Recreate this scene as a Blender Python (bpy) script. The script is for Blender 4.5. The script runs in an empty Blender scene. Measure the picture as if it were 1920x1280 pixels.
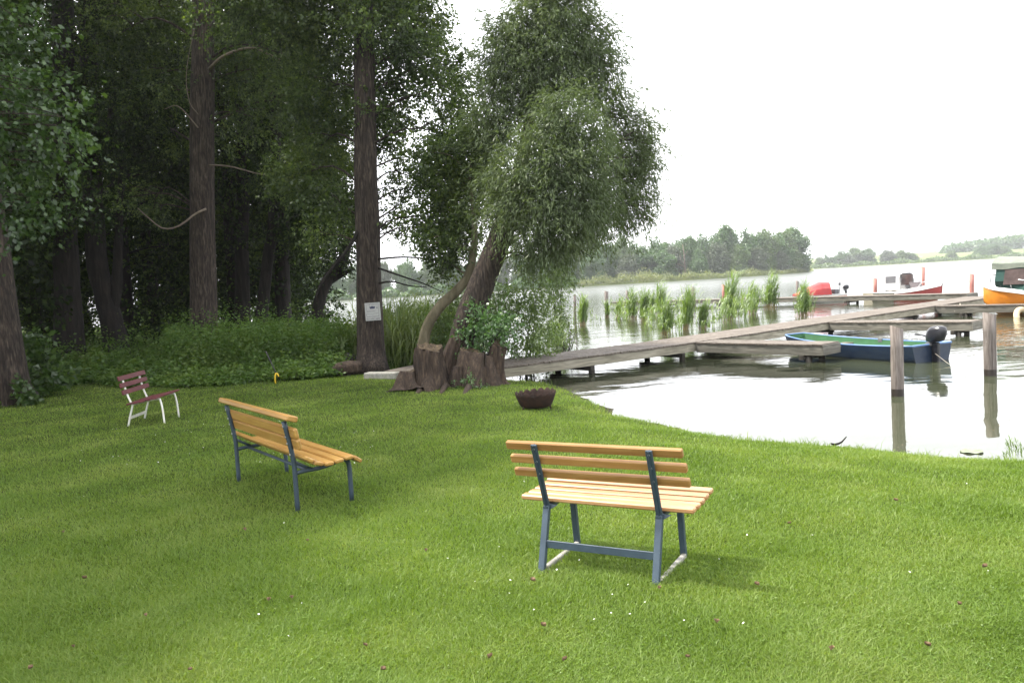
import bpy, math, random
import numpy as np
from mathutils import Vector, Matrix, noise as mnoise

sc = bpy.context.scene
C = sc.collection
PI = math.pi
SUN_AZ, SUN_EL = -72.0, 56.0
sun_dx, sun_dy = -math.sin(math.radians(SUN_AZ)) / math.tan(math.radians(SUN_EL)), -math.cos(math.radians(SUN_AZ)) / math.tan(math.radians(SUN_EL))      # degrees; azimuth measured from the view direction, negative = to the left
rng = np.random.default_rng(7)
random.seed(7)

# ------------------------------------------------------------------ camera
FPX, CAMH = 1549.8, 1.89
pit, rol = math.radians(3.98), math.radians(3.3)
F_ = Vector((0, math.cos(pit), -math.sin(pit)))
U0 = Vector((0, math.sin(pit), math.cos(pit)))
R_ = Vector((1, 0, 0)) * math.cos(rol) - U0 * math.sin(rol)
U_ = Vector((1, 0, 0)) * math.sin(rol) + U0 * math.cos(rol)
cam = bpy.data.objects.new('camera', bpy.data.cameras.new('camera'))
C.objects.link(cam)
cam.data.sensor_width = 22.3
cam.data.lens = 18.0
cam.data.clip_start = 0.1
cam.data.clip_end = 9000
M = Matrix.Identity(4)
for i in range(3):
    M[i][0], M[i][1], M[i][2] = R_[i], U_[i], -F_[i]
M[2][3] = CAMH
cam.matrix_world = M
sc.camera = cam

def ray(px, py):
    return F_ + R_ * ((px - 960) / FPX) + U_ * ((640 - py) / FPX)
def at(px, py, z=0.0):
    r = ray(px, py); k = (z - CAMH) / r.z
    return Vector((r.x * k, r.y * k, z))
def atY(px, py, Y):
    r = ray(px, py); k = Y / r.y
    return Vector((r.x * k, Y, CAMH + r.z * k))

WATER = -0.30

# ------------------------------------------------------------------ terrain height
SHORE = [(900, -300), (60, -24), (20, -2), (11, 4.2), (8, 6.4), (5.19, 8.38), (4.93, 8.61), (4.35, 9.16), (3.65, 9.67), (2.89, 10.34),
         (2.14, 11.7), (1.54, 13.0), (1.27, 14.62), (1.0, 16.23), (.41, 17.87), (-.3, 18.5), (-1.5, 19.6), (-3.2, 21.8),
         (-5.2, 26), (-7.6, 38), (-11, 58), (-40, 90), (-200, 150), (-1500, 320)]
POLY = np.array(SHORE + [(-1500, -2400), (900, -2400)], float)
SEG = np.array(SHORE, float)
def sdf(x, y):
    x = np.atleast_1d(np.asarray(x, float)); y = np.atleast_1d(np.asarray(y, float))
    d = np.full(x.shape, 1e9)
    for a, b in zip(SEG[:-1], SEG[1:]):
        ab = b - a; L = ab @ ab
        t = np.clip(((x - a[0]) * ab[0] + (y - a[1]) * ab[1]) / L, 0, 1)
        d = np.minimum(d, np.hypot(x - a[0] - t * ab[0], y - a[1] - t * ab[1]))
    ins = np.zeros(x.shape, bool)
    P = POLY; n = len(P)
    for i in range(n):
        x0, y0 = P[i]; x1, y1 = P[(i + 1) % n]
        c = ((y0 > y) != (y1 > y))
        if abs(y1 - y0) < 1e-12: continue
        xi = (x1 - x0) * (y - y0) / (y1 - y0) + x0
        ins ^= c & (x < xi)
    return np.where(ins, d, -d)      # positive on land
def gz_np(x, y):
    s = sdf(x, y)
    x = np.atleast_1d(np.asarray(x, float)); y = np.atleast_1d(np.asarray(y, float))
    wob = 0.07 * np.sin(x * 2.3 + 1.1 * np.sin(y * 1.7)) + 0.06 * np.sin(y * 4.1 + x * 1.3) + .035 * np.sin(x * 9.3 + 2 * np.sin(y * 5)) * np.sin(y * 7.9)
    s2 = s + wob
    land = -0.26 * np.exp(-np.clip(s2, 0, 50) / 1.1)
    bump = 0.012 * np.sin(x * 1.9 + y * .7) * np.sin(y * 2.3 - x * .5) + .008 * np.sin(x * 5.1 + 2 * np.sin(y * 3.3))
    land = land + bump * np.clip(s2 / 1.0, 0, 1)
    wat = -0.27 + np.clip(s2, -12, 0) * 0.16 + np.where(s2 < -.02, -.02, 0)
    return np.where(s2 > 0, land, wat)
def gz(x, y):
    return float(gz_np([x], [y])[0])

# ------------------------------------------------------------------ materials
def mat_new(name):
    m = bpy.data.materials.new(name); m.use_nodes = True
    nt = m.node_tree; nt.nodes.clear()
    return m, nt, nt.nodes, nt.links
def N(nodes, t, **kw):
    n = nodes.new(t)
    for k, v in kw.items():
        if k in n.inputs.keys() if isinstance(k, str) else False: n.inputs[k].default_value = v
        else: setattr(n, k, v)
    return n
def ramp(nodes, stops):
    r = nodes.new('ShaderNodeValToRGB')
    e = r.color_ramp.elements
    while len(e) < len(stops): e.new(0.5)
    for i, (p, c) in enumerate(stops):
        e[i].position = p; e[i].color = (*c, 1)
    return r

def surf(name, cols, scale=(6, 6, 6), detail=5, rough=.6, bump=.2, bdist=.01, metal=0, spec=.4, noise_rough=.6, mapsc=True, distort=0.0, fine=None):
    """a surface whose colour wanders through a ramp of noise; optional finer second noise darkens specks"""
    m, nt, nd, lk = mat_new(name)
    out = nd.new('ShaderNodeOutputMaterial'); b = nd.new('ShaderNodeBsdfPrincipled')
    tc = nd.new('ShaderNodeTexCoord'); mp = nd.new('ShaderNodeMapping'); mp.inputs['Scale'].default_value = scale
    nz = nd.new('ShaderNodeTexNoise'); nz.inputs['Scale'].default_value = 1; nz.inputs['Detail'].default_value = detail
    nz.inputs['Roughness'].default_value = noise_rough; nz.inputs['Distortion'].default_value = distort
    k = len(cols); r = ramp(nd, [(.28 + .44 * i / max(1, k - 1), c) for i, c in enumerate(cols)])
    lk.new(tc.outputs['Object'], mp.inputs[0]); lk.new(mp.outputs[0], nz.inputs['Vector']); lk.new(nz.outputs['Fac'], r.inputs[0])
    col = r.outputs[0]
    if fine:
        mp2 = nd.new('ShaderNodeMapping'); mp2.inputs['Scale'].default_value = fine[0]
        n2 = nd.new('ShaderNodeTexNoise'); n2.inputs['Scale'].default_value = 1; n2.inputs['Detail'].default_value = 3
        r2 = ramp(nd, [(.42, (0, 0, 0)), (.62, (1, 1, 1))])
        mx = nd.new('ShaderNodeMix'); mx.data_type = 'RGBA'
        lk.new(tc.outputs['Object'], mp2.inputs[0]); lk.new(mp2.outputs[0], n2.inputs['Vector']); lk.new(n2.outputs['Fac'], r2.inputs[0])
        mu = nd.new('ShaderNodeMath'); mu.operation = 'MULTIPLY'; mu.inputs[1].default_value = fine[2]
        lk.new(r2.outputs[0], mu.inputs[0]); lk.new(mu.outputs[0], mx.inputs['Factor'])
        lk.new(col, mx.inputs['A']); mx.inputs['B'].default_value = (*fine[1], 1)
        col = mx.outputs['Result']
    oi = nd.new('ShaderNodeObjectInfo'); hv = nd.new('ShaderNodeHueSaturation')
    tv = nd.new('ShaderNodeMath'); tv.operation = 'MULTIPLY_ADD'; tv.inputs[1].default_value = .26; tv.inputs[2].default_value = .87
    lk.new(oi.outputs['Random'], tv.inputs[0]); lk.new(tv.outputs[0], hv.inputs['Value']); lk.new(col, hv.inputs['Color']); col = hv.outputs[0]
    lk.new(col, b.inputs['Base Color'])
    b.inputs['Roughness'].default_value = rough; b.inputs['Metallic'].default_value = metal
    b.inputs['Specular IOR Level'].default_value = spec
    if bump:
        bp = nd.new('ShaderNodeBump'); bp.inputs['Strength'].default_value = bump; bp.inputs['Distance'].default_value = bdist
        lk.new(nz.outputs['Fac'], bp.inputs['Height']); lk.new(bp.outputs[0], b.inputs['Normal'])
    lk.new(b.outputs[0], out.inputs[0])
    return m

def leafmat(name, c1, c2, c3, trans=.35, tcol=None, gloss=.06, patch=.6, rough=.45):
    """foliage: diffuse + translucent + a little gloss, each leaf its own tint"""
    m, nt, nd, lk = mat_new(name)
    out = nd.new('ShaderNodeOutputMaterial')
    geo = nd.new('ShaderNodeNewGeometry'); tc = nd.new('ShaderNodeTexCoord')
    nz = nd.new('ShaderNodeTexNoise'); nz.inputs['Scale'].default_value = patch; nz.inputs['Detail'].default_value = 2
    lk.new(tc.outputs['Object'], nz.inputs['Vector'])
    ad = nd.new('ShaderNodeMath'); ad.operation = 'MULTIPLY_ADD'; ad.inputs[1].default_value = .55
    lk.new(geo.outputs['Random Per Island'], ad.inputs[0])
    sb = nd.new('ShaderNodeMath'); sb.operation = 'MULTIPLY_ADD'; sb.inputs[1].default_value = 1.3; sb.inputs[2].default_value = -.42
    lk.new(nz.outputs['Fac'], sb.inputs[0]); lk.new(sb.outputs[0], ad.inputs[2])
    r = ramp(nd, [(.05, c1), (.5, c2), (.95, c3)])
    lk.new(ad.outputs[0], r.inputs[0])
    df = nd.new('ShaderNodeBsdfDiffuse'); tr = nd.new('ShaderNodeBsdfTranslucent'); gl = nd.new('ShaderNodeBsdfGlossy')
    gl.inputs['Roughness'].default_value = rough
    lk.new(r.outputs[0], df.inputs['Color'])
    mul = nd.new('ShaderNodeMix'); mul.data_type = 'RGBA'; mul.blend_type = 'MULTIPLY'; mul.inputs['Factor'].default_value = 1
    lk.new(r.outputs[0], mul.inputs['A']); mul.inputs['B'].default_value = (*(tcol or (1.5, 1.45, .6)), 1)
    lk.new(mul.outputs['Result'], tr.inputs['Color'])
    m1 = nd.new('ShaderNodeMixShader'); m1.inputs[0].default_value = trans
    lk.new(df.outputs[0], m1.inputs[1]); lk.new(tr.outputs[0], m1.inputs[2])
    m2 = nd.new('ShaderNodeMixShader'); m2.inputs[0].default_value = gloss
    lk.new(m1.outputs[0], m2.inputs[1]); lk.new(gl.outputs[0], m2.inputs[2])
    lk.new(m2.outputs[0], out.inputs[0])
    return m

MT = {}
MT['wood_fresh'] = surf('varnished_larch', [(0.246, 0.119, 0.034), (0.312, 0.164, 0.053), (0.369, 0.209, 0.078)], scale=(2.2, 40, 40), rough=.42, bump=.12, bdist=.002, fine=((5, 16, 16), (.2, .085, .022), .3))
MT['wood_seat'] = surf('toplit_larch', [(0.295, 0.148, 0.061), (0.361, 0.201, 0.094), (0.410, 0.246, 0.127)], scale=(2.2, 40, 40), rough=.38, bump=.12, bdist=.002, fine=((5, 18, 18), (.25, .1, .03), .3))  # same larch made paler and pinker: light on the seat tops put into the colour
MT['wood_yellow'] = surf('honey_varnished_pine', [(0.262, 0.139, 0.033), (0.344, 0.197, 0.051), (0.394, 0.238, 0.074)], scale=(2.2, 36, 36), rough=.4, bump=.12, bdist=.002, fine=((4, 14, 14), (.27, .11, .02), .28))
MT['steel_blue'] = surf('blue_grey_paint', [(.028, .044, .062), (.036, .055, .076), (.044, .065, .088)], scale=(9, 9, 9), rough=.45, bump=.06, bdist=.002, spec=.4)
MT['bolt'] = surf('zinc_bolt', [(.45, .45, .45), (.6, .6, .6)], rough=.3, metal=.9, bump=0)
MT['red_paint'] = surf('maroon_paint', [(.075, .014, .018), (.115, .020, .026), (.16, .038, .042)], scale=(3, 14, 14), rough=.5, bump=.15, bdist=.003, fine=((6, 20, 20), (.06, .015, .02), .4))
MT['white_paint'] = surf('white_paint', [(.62, .62, .56), (.74, .74, .70)], scale=(10, 10, 6), rough=.4, bump=.05, bdist=.002, fine=((22, 22, 9), (.3, .2, .12), .25))
MT['rust'] = surf('rusted_iron', [(.012, .006, .004), (.025, .011, .007), (.048, .020, .012)], scale=(9, 9, 9), rough=.85, bump=.5, bdist=.006, metal=.15)
MT['concrete'] = surf('weathered_concrete', [(.22, .21, .19), (.30, .29, .26), (.36, .34, .30)], scale=(7, 7, 7), rough=.9, bump=.3, bdist=.006, fine=((30, 30, 30), (.12, .12, .09), .4))
MT['deck'] = surf('grey_deck_planks', [(.10, .083, .068), (.155, .13, .108), (.21, .18, .15)], scale=(3, 3, 3), rough=.85, bump=.4, bdist=.008, fine=((24, 3, 3), (.08, .065, .05), .6))
MT['beam'] = surf('weathered_beam', [(.20, .185, .14), (.31, .285, .22), (.40, .37, .30)], scale=(1.6, 1.6, 7), rough=.85, bump=.3, bdist=.006, fine=((2, 2, 26), (.10, .085, .06), .5))
MT['beam_dark'] = surf('damp_grey_beam', [(.10, .095, .08), (.16, .15, .125), (.22, .205, .175)], scale=(1.6, 1.6, 7), rough=.85, bump=.3, bdist=.006, fine=((2, 2, 22), (.05, .045, .035), .5))
MT['pile'] = surf('wet_pile', [(.018, .015, .012), (.035, .03, .024), (.06, .05, .04)], scale=(10, 10, 2), rough=.7, bump=.3, bdist=.01)
MT['post'] = surf('weathered_post', [(.10, .085, .075), (.175, .15, .135), (.26, .23, .21)], scale=(16, 16, 1.4), detail=7, rough=.85, bump=.55, bdist=.012, fine=((40, 40, 3), (.05, .035, .028), .6))
MT['post_wet'] = surf('wet_post_foot', [(.02, .016, .013), (.04, .03, .025)], scale=(16, 16, 1.4), rough=.4, bump=.4, bdist=.01)
MT['bark'] = surf('furrowed_bark', [(.014, .010, .008), (.054, .039, .030), (.150, .115, .092)], scale=(11, 11, 1.7), detail=8, rough=.95, bump=1.0, bdist=.09, noise_rough=.72, distort=.9, fine=((30, 30, 4.5), (.012, .009, .008), .8))
MT['bark_dark'] = surf('dark_bark', [(.007, .0055, .005), (.015, .012, .010), (.03, .023, .019)], scale=(10, 10, 1.6), detail=7, rough=.95, bump=1.0, bdist=.04, distort=.6)  # bark darkened further, so shade inside the wood sits in the colour
MT['bark_pale'] = surf('pale_mossy_bark', [(.07, .062, .035), (.14, .12, .075), (.22, .19, .13)], scale=(8, 8, 2), detail=7, rough=.95, bump=.8, bdist=.02, distort=.4)
MT['dead_wood'] = surf('bare_dead_wood', [(.13, .10, .075), (.22, .175, .135)], scale=(9, 9, 9), rough=.9, bump=.3)
MT['stump_bark'] = surf('stump_bark', [(.020, .014, .010), (.060, .041, .029), (.14, .10, .07)], scale=(12, 12, 2.2), detail=8, rough=.95, bump=1.0, bdist=.05, noise_rough=.7, distort=.8, fine=((30, 30, 5), (.02, .013, .01), .6))
MT['cut_wood'] = surf('weathered_cut_wood', [(.022, .016, .010), (.065, .046, .027), (.16, .115, .065)], scale=(14, 14, 14), detail=7, rough=.9, bump=.6, bdist=.02, distort=1.0)
MT['plywood'] = surf('sign_white', [(.36, .36, .355), (.42, .42, .41)], scale=(8, 8, 8), rough=.5, bump=0)
MT['ink'] = surf('sign_ink', [(.03, .03, .035), (.06, .06, .07)], rough=.6, bump=0)
MT['ink_blue'] = surf('sign_blue', [(.028, .03, .07), (.04, .045, .09)], rough=.6, bump=0)
MT['hull_blue'] = surf('navy_hull', [(.010, .020, .044), (.017, .033, .066)], scale=(3, 3, 8), rough=.35, bump=.05, bdist=.003, fine=((6, 6, 14), (.03, .04, .05), .35))
MT['rim_blue'] = surf('pale_blue_rim', [(.09, .17, .34), (.13, .22, .40)], rough=.4, bump=.05)
MT['hull_green'] = surf('green_inner_hull', [(.03, .105, .045), (.045, .14, .06)], scale=(3, 3, 3), rough=.5, bump=.05, fine=((7, 7, 7), (.04, .09, .04), .35))
MT['motor_black'] = surf('black_motor', [(.012, .012, .016), (.022, .022, .028)], rough=.28, bump=0, spec=.5)
MT['motor_grey'] = surf('grey_motor', [(.10, .10, .11), (.15, .15, .16)], rough=.4, bump=0)
MT['hull_orange'] = surf('orange_hull', [(.62, .21, .02), (.74, .28, .035)], scale=(2, 2, 2), rough=.3, bump=0, fine=((3, 3, 6), (.45, .13, .02), .3))
MT['hull_white'] = surf('white_gelcoat', [(.70, .70, .68), (.78, .78, .76)], scale=(2, 2, 2), rough=.3, bump=0)
MT['canopy_green'] = surf('dark_green_canvas', [(.018, .06, .05), (.03, .085, .072)], scale=(5, 5, 5), rough=.8, bump=.2)
MT['canopy_grey'] = surf('grey_green_canvas', [(.13, .15, .12), (.2, .22, .18)], scale=(5, 5, 5), rough=.8, bump=.2)
MT['hood_grey'] = surf('pale_grey_hood', [(.30, .30, .31), (.40, .40, .41)], scale=(5, 5, 5), rough=.8, bump=.2)
MT['canopy_red'] = surf('red_tarpaulin', [(.42, .045, .05), (.55, .075, .075)], scale=(5, 5, 5), rough=.7, bump=.3)
MT['hull_red'] = surf('faded_red_hull', [(.34, .06, .06), (.44, .09, .09)], scale=(3, 3, 3), rough=.4, bump=0)
MT['glass_dark'] = surf('smoked_window', [(.06, .045, .045), (.12, .09, .085)], scale=(4, 4, 4), rough=.08, bump=0, spec=.6)
MT['chrome'] = surf('steel_rail', [(.62, .63, .65), (.7, .7, .72)], rough=.25, metal=.7, bump=0)
MT['cream'] = surf('cream_ring', [(.55, .42, .25), (.66, .54, .36)], rough=.5, bump=.1)
MT['rope'] = surf('pale_rope', [(.35, .32, .26), (.45, .42, .35)], rough=.9, bump=.3)
MT['yellow'] = surf('yellow_plastic', [(.55, .36, .02), (.65, .45, .03)], rough=.4, bump=0)
MT['black'] = surf('black_plastic', [(.012, .012, .012), (.02, .02, .02)], rough=.5, bump=0)
MT['rust_post'] = surf('red_brown_post', [(.30, .12, .10), (.40, .18, .15)], scale=(12, 12, 2), rough=.8, bump=.2)
MT['dry_leaf'] = surf('dry_leaf', [(.10, .06, .032), (.18, .115, .065), (.27, .20, .13)], scale=(14, 14, 14), rough=.8, bump=.2)
MT['petal'] = surf('white_petal', [(.7, .7, .62), (.8, .8, .75)], rough=.8, bump=0)
MT['lily'] = surf('lily_pad', [(.13, .16, .09), (.19, .21, .13)], rough=.4, bump=.1)

MT['leaf_alder'] = leafmat('alder_leaves', (.014, .028, .007), (.048, .084, .017), (.135, .195, .036), trans=.38, gloss=.04)  # wide range: bright end imitates lit leaves, dark end the shade between them
MT['leaf_dark'] = leafmat('dark_wood_leaves', (.005, .011, .003), (.017, .034, .008), (.075, .115, .022), trans=.34, gloss=.02)  # low tones hold the wood's shade, bright end imitates leaves catching light
MT['leaf_near'] = leafmat('broad_leaves', (.012, .028, .008), (.030, .064, .015), (.070, .125, .026), trans=.34, gloss=.045, rough=.35)
MT['leaf_willow'] = leafmat('willow_leaves', (.082, .112, .056), (.102, .136, .066), (.130, .166, .072), trans=.36, tcol=(1.25, 1.35, .6), gloss=.02, rough=.45, patch=.7)
MT['leaf_bush'] = leafmat('shore_bush_leaves', (.045, .085, .018), (.085, .145, .030), (.14, .21, .05), trans=.38)
MT['leaf_ivy'] = leafmat('stump_shrub_leaves', (.04, .10, .022), (.065, .15, .032), (.10, .20, .045), trans=.33, gloss=.08)
MT['leaf_nettle'] = leafmat('nettle_leaves', (.040, .085, .017), (.072, .135, .025), (.125, .19, .038), trans=.32, gloss=.025, patch=1.1)
MT['leaf_pale'] = leafmat('pale_elder_leaves', (.12, .17, .06), (.21, .26, .11), (.42, .44, .27), trans=.25, patch=1.8)
MT['reed'] = leafmat('reed_blades', (.085, .15, .04), (.13, .21, .055), (.21, .29, .085), trans=.42, patch=.9)
MT['reed_dry'] = leafmat('dry_reed_stalks', (.13, .11, .05), (.2, .16, .075), (.27, .22, .11), trans=.2, patch=2)
MT['reed_dark'] = leafmat('shaded_reeds', (.07, .12, .028), (.12, .18, .042), (.20, .25, .075), trans=.4, patch=.9)  # darker copy of the reed colours with the shade mixed in
MT['grass'] = leafmat('lawn_blades', (.096, .160, .025), (.146, .224, .040), (.235, .290, .085), trans=.42, tcol=(1.35, 1.38, .52), gloss=.018, patch=.9)
MT['clover'] = leafmat('clover_leaves', (.065, .125, .018), (.105, .175, .026), (.16, .225, .045), trans=.35, gloss=.02, patch=1.5)
MT['far1'] = leafmat('far_leaves', (.040, .092, .030), (.060, .125, .038), (.10, .175, .05), trans=.25, patch=.12)  # far leaf colours lifted: part of the lake haze is painted into them
MT['far2'] = leafmat('far_leaves_light', (.052, .10, .028), (.080, .14, .036), (.12, .18, .05), trans=.25, patch=.12)
MT['far3'] = leafmat('far_leaves_grey', (.05, .075, .045), (.075, .105, .06), (.105, .135, .075), trans=.25, patch=.12)
MT['far_reed'] = leafmat('far_reed', (.11, .145, .05), (.17, .205, .075), (.25, .27, .11), trans=.35, patch=.25)

def ground_mat():
    m, nt, nd, lk = mat_new('lawn_soil')
    out = nd.new('ShaderNodeOutputMaterial'); b = nd.new('ShaderNodeBsdfPrincipled'); b.inputs['Roughness'].default_value = 1
    b.inputs['Specular IOR Level'].default_value = .1
    tc = nd.new('ShaderNodeTexCoord')
    n1 = nd.new('ShaderNodeTexNoise'); n1.inputs['Scale'].default_value = .9; n1.inputs['Detail'].default_value = 4
    n2 = nd.new('ShaderNodeTexNoise'); n2.inputs['Scale'].default_value = 55; n2.inputs['Detail'].default_value = 4
    for n in (n1, n2): lk.new(tc.outputs['Object'], n.inputs['Vector'])
    r1 = ramp(nd, [(.3, (.040, .066, .010)), (.55, (.058, .088, .014)), (.75, (.078, .110, .022))])
    r2 = ramp(nd, [(.35, (.45, .45, .4)), (.7, (1.2, 1.2, 1.1))])
    lk.new(n1.outputs['Fac'], r1.inputs[0]); lk.new(n2.outputs['Fac'], r2.inputs[0])
    mx = nd.new('ShaderNodeMix'); mx.data_type = 'RGBA'; mx.blend_type = 'MULTIPLY'; mx.inputs['Factor'].default_value = 1
    lk.new(r1.outputs[0], mx.inputs['A']); lk.new(r2.outputs[0], mx.inputs['B'])
    # muddy earth where the ground dips to the waterline
    sep = nd.new('ShaderNodeSeparateXYZ'); lk.new(tc.outputs['Object'], sep.inputs[0])
    mr = nd.new('ShaderNodeMapRange'); mr.inputs['From Min'].default_value = -.25; mr.inputs['From Max'].default_value = -.20
    lk.new(sep.outputs['Z'], mr.inputs['Value'])
    mm = nd.new('ShaderNodeMix'); mm.data_type = 'RGBA'; mm.inputs['A'].default_value = (.035, .032, .02, 1)
    lk.new(mr.outputs[0], mm.inputs['Factor']); lk.new(mx.outputs['Result'], mm.inputs['B'])
    lk.new(mm.outputs['Result'], b.inputs['Base Color'])
    bp = nd.new('ShaderNodeBump'); bp.inputs['Strength'].default_value = .8; bp.inputs['Distance'].default_value = .02
    lk.new(n2.outputs['Fac'], bp.inputs['Height']); lk.new(bp.outputs[0], b.inputs['Normal'])
    lk.new(b.outputs[0], out.inputs[0])
    return m
MT['ground'] = ground_mat()

def water_mat():
    m, nt, nd, lk = mat_new('lake_water')
    out = nd.new('ShaderNodeOutputMaterial'); b = nd.new('ShaderNodeBsdfPrincipled')
    b.inputs['Base Color'].default_value = (.040, .046, .026, 1); b.inputs['Roughness'].default_value = .035
    b.inputs['IOR'].default_value = 1.333; b.inputs['Specular IOR Level'].default_value = .5
    tc = nd.new('ShaderNodeTexCoord')
    def nz(scale, sx, sy, det, rot=0, dist=0):
        mp = nd.new('ShaderNodeMapping'); mp.inputs['Scale'].default_value = (sx, sy, 1); mp.inputs['Rotation'].default_value = (0, 0, rot)
        n = nd.new('ShaderNodeTexNoise'); n.inputs['Scale'].default_value = scale; n.inputs['Detail'].default_value = det; n.inputs['Distortion'].default_value = dist
        lk.new(tc.outputs['Object'], mp.inputs[0]); lk.new(mp.outputs[0], n.inputs['Vector'])
        return n.outputs['Fac']
    a = nz(.55, .6, 1.0, 2, .25, .4)      # slow swell
    c = nz(2.6, .55, 1.25, 3, -.15, .3)   # ripples
    # the ripples die out in the sheltered corner by the bank
    sep = nd.new('ShaderNodeSeparateXYZ'); lk.new(tc.outputs['Object'], sep.inputs[0])
    mr = nd.new('ShaderNodeMapRange'); mr.inputs['From Min'].default_value = 13; mr.inputs['From Max'].default_value = 30
    mr.inputs['To Min'].default_value = .10; mr.inputs['To Max'].default_value = 1.0
    lk.new(sep.outputs['Y'], mr.inputs['Value'])
    mf = nd.new('ShaderNodeMapRange'); mf.inputs['From Min'].default_value = 30; mf.inputs['From Max'].default_value = 160
    mf.inputs['To Min'].default_value = 1.0; mf.inputs['To Max'].default_value = .10
    lk.new(sep.outputs['Y'], mf.inputs['Value'])
    m0 = nd.new('ShaderNodeMath'); m0.operation = 'MULTIPLY'; lk.new(mr.outputs[0], m0.inputs[0]); lk.new(mf.outputs[0], m0.inputs[1])
    ma = nd.new('ShaderNodeMath'); ma.operation = 'MULTIPLY'; lk.new(a, ma.inputs[0]); lk.new(mf.outputs[0], ma.inputs[1]); a = ma.outputs[0]
    mu = nd.new('ShaderNodeMath'); mu.operation = 'MULTIPLY'; lk.new(c, mu.inputs[0]); lk.new(m0.outputs[0], mu.inputs[1])
    rg = nd.new('ShaderNodeMapRange'); rg.inputs['From Min'].default_value = 35; rg.inputs['From Max'].default_value = 220
    rg.inputs['To Min'].default_value = .03; rg.inputs['To Max'].default_value = .34
    lk.new(sep.outputs['Y'], rg.inputs['Value']); lk.new(rg.outputs[0], b.inputs['Roughness'])
    b1 = nd.new('ShaderNodeBump'); b1.inputs['Strength'].default_value = 1; b1.inputs['Distance'].default_value = .030
    lk.new(a, b1.inputs['Height'])
    b2 = nd.new('ShaderNodeBump'); b2.inputs['Strength'].default_value = 1; b2.inputs['Distance'].default_value = .020
    lk.new(mu.outputs[0], b2.inputs['Height']); lk.new(b1.outputs[0], b2.inputs['Normal'])
    lk.new(b2.outputs[0], b.inputs['Normal'])
    lk.new(b.outputs[0], out.inputs[0])
    return m
MT['water'] = water_mat()

# ------------------------------------------------------------------ mesh helpers
def mesh_np(name, verts, faces_list, smooth=False):
    """verts (n,3); faces_list: list of int arrays (m,k)"""
    me = bpy.data.meshes.new(name)
    verts = np.asarray(verts, np.float32)
    me.vertices.add(len(verts)); me.vertices.foreach_set('co', verts.ravel())
    loops = np.concatenate([f.ravel() for f in faces_list]).astype(np.int32)
    tot = np.concatenate([np.full(len(f), f.shape[1]) for f in faces_list]).astype(np.int32)
    st = np.concatenate([[0], np.cumsum(tot)[:-1]]).astype(np.int32)
    me.loops.add(len(loops)); me.loops.foreach_set('vertex_index', loops)
    me.polygons.add(len(tot)); me.polygons.foreach_set('loop_start', st)
    try: me.polygons.foreach_set('loop_total', tot)
    except Exception: pass
    if smooth: me.polygons.foreach_set('use_smooth', np.ones(len(tot), bool))
    me.update(calc_edges=True)
    return me

def link(name, me, mat, parent=None):
    o = bpy.data.objects.new(name, me); C.objects.link(o)
    if mat is not None and len(me.materials) == 0: me.materials.append(mat)
    if parent is not None: o.parent = parent
    return o

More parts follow.
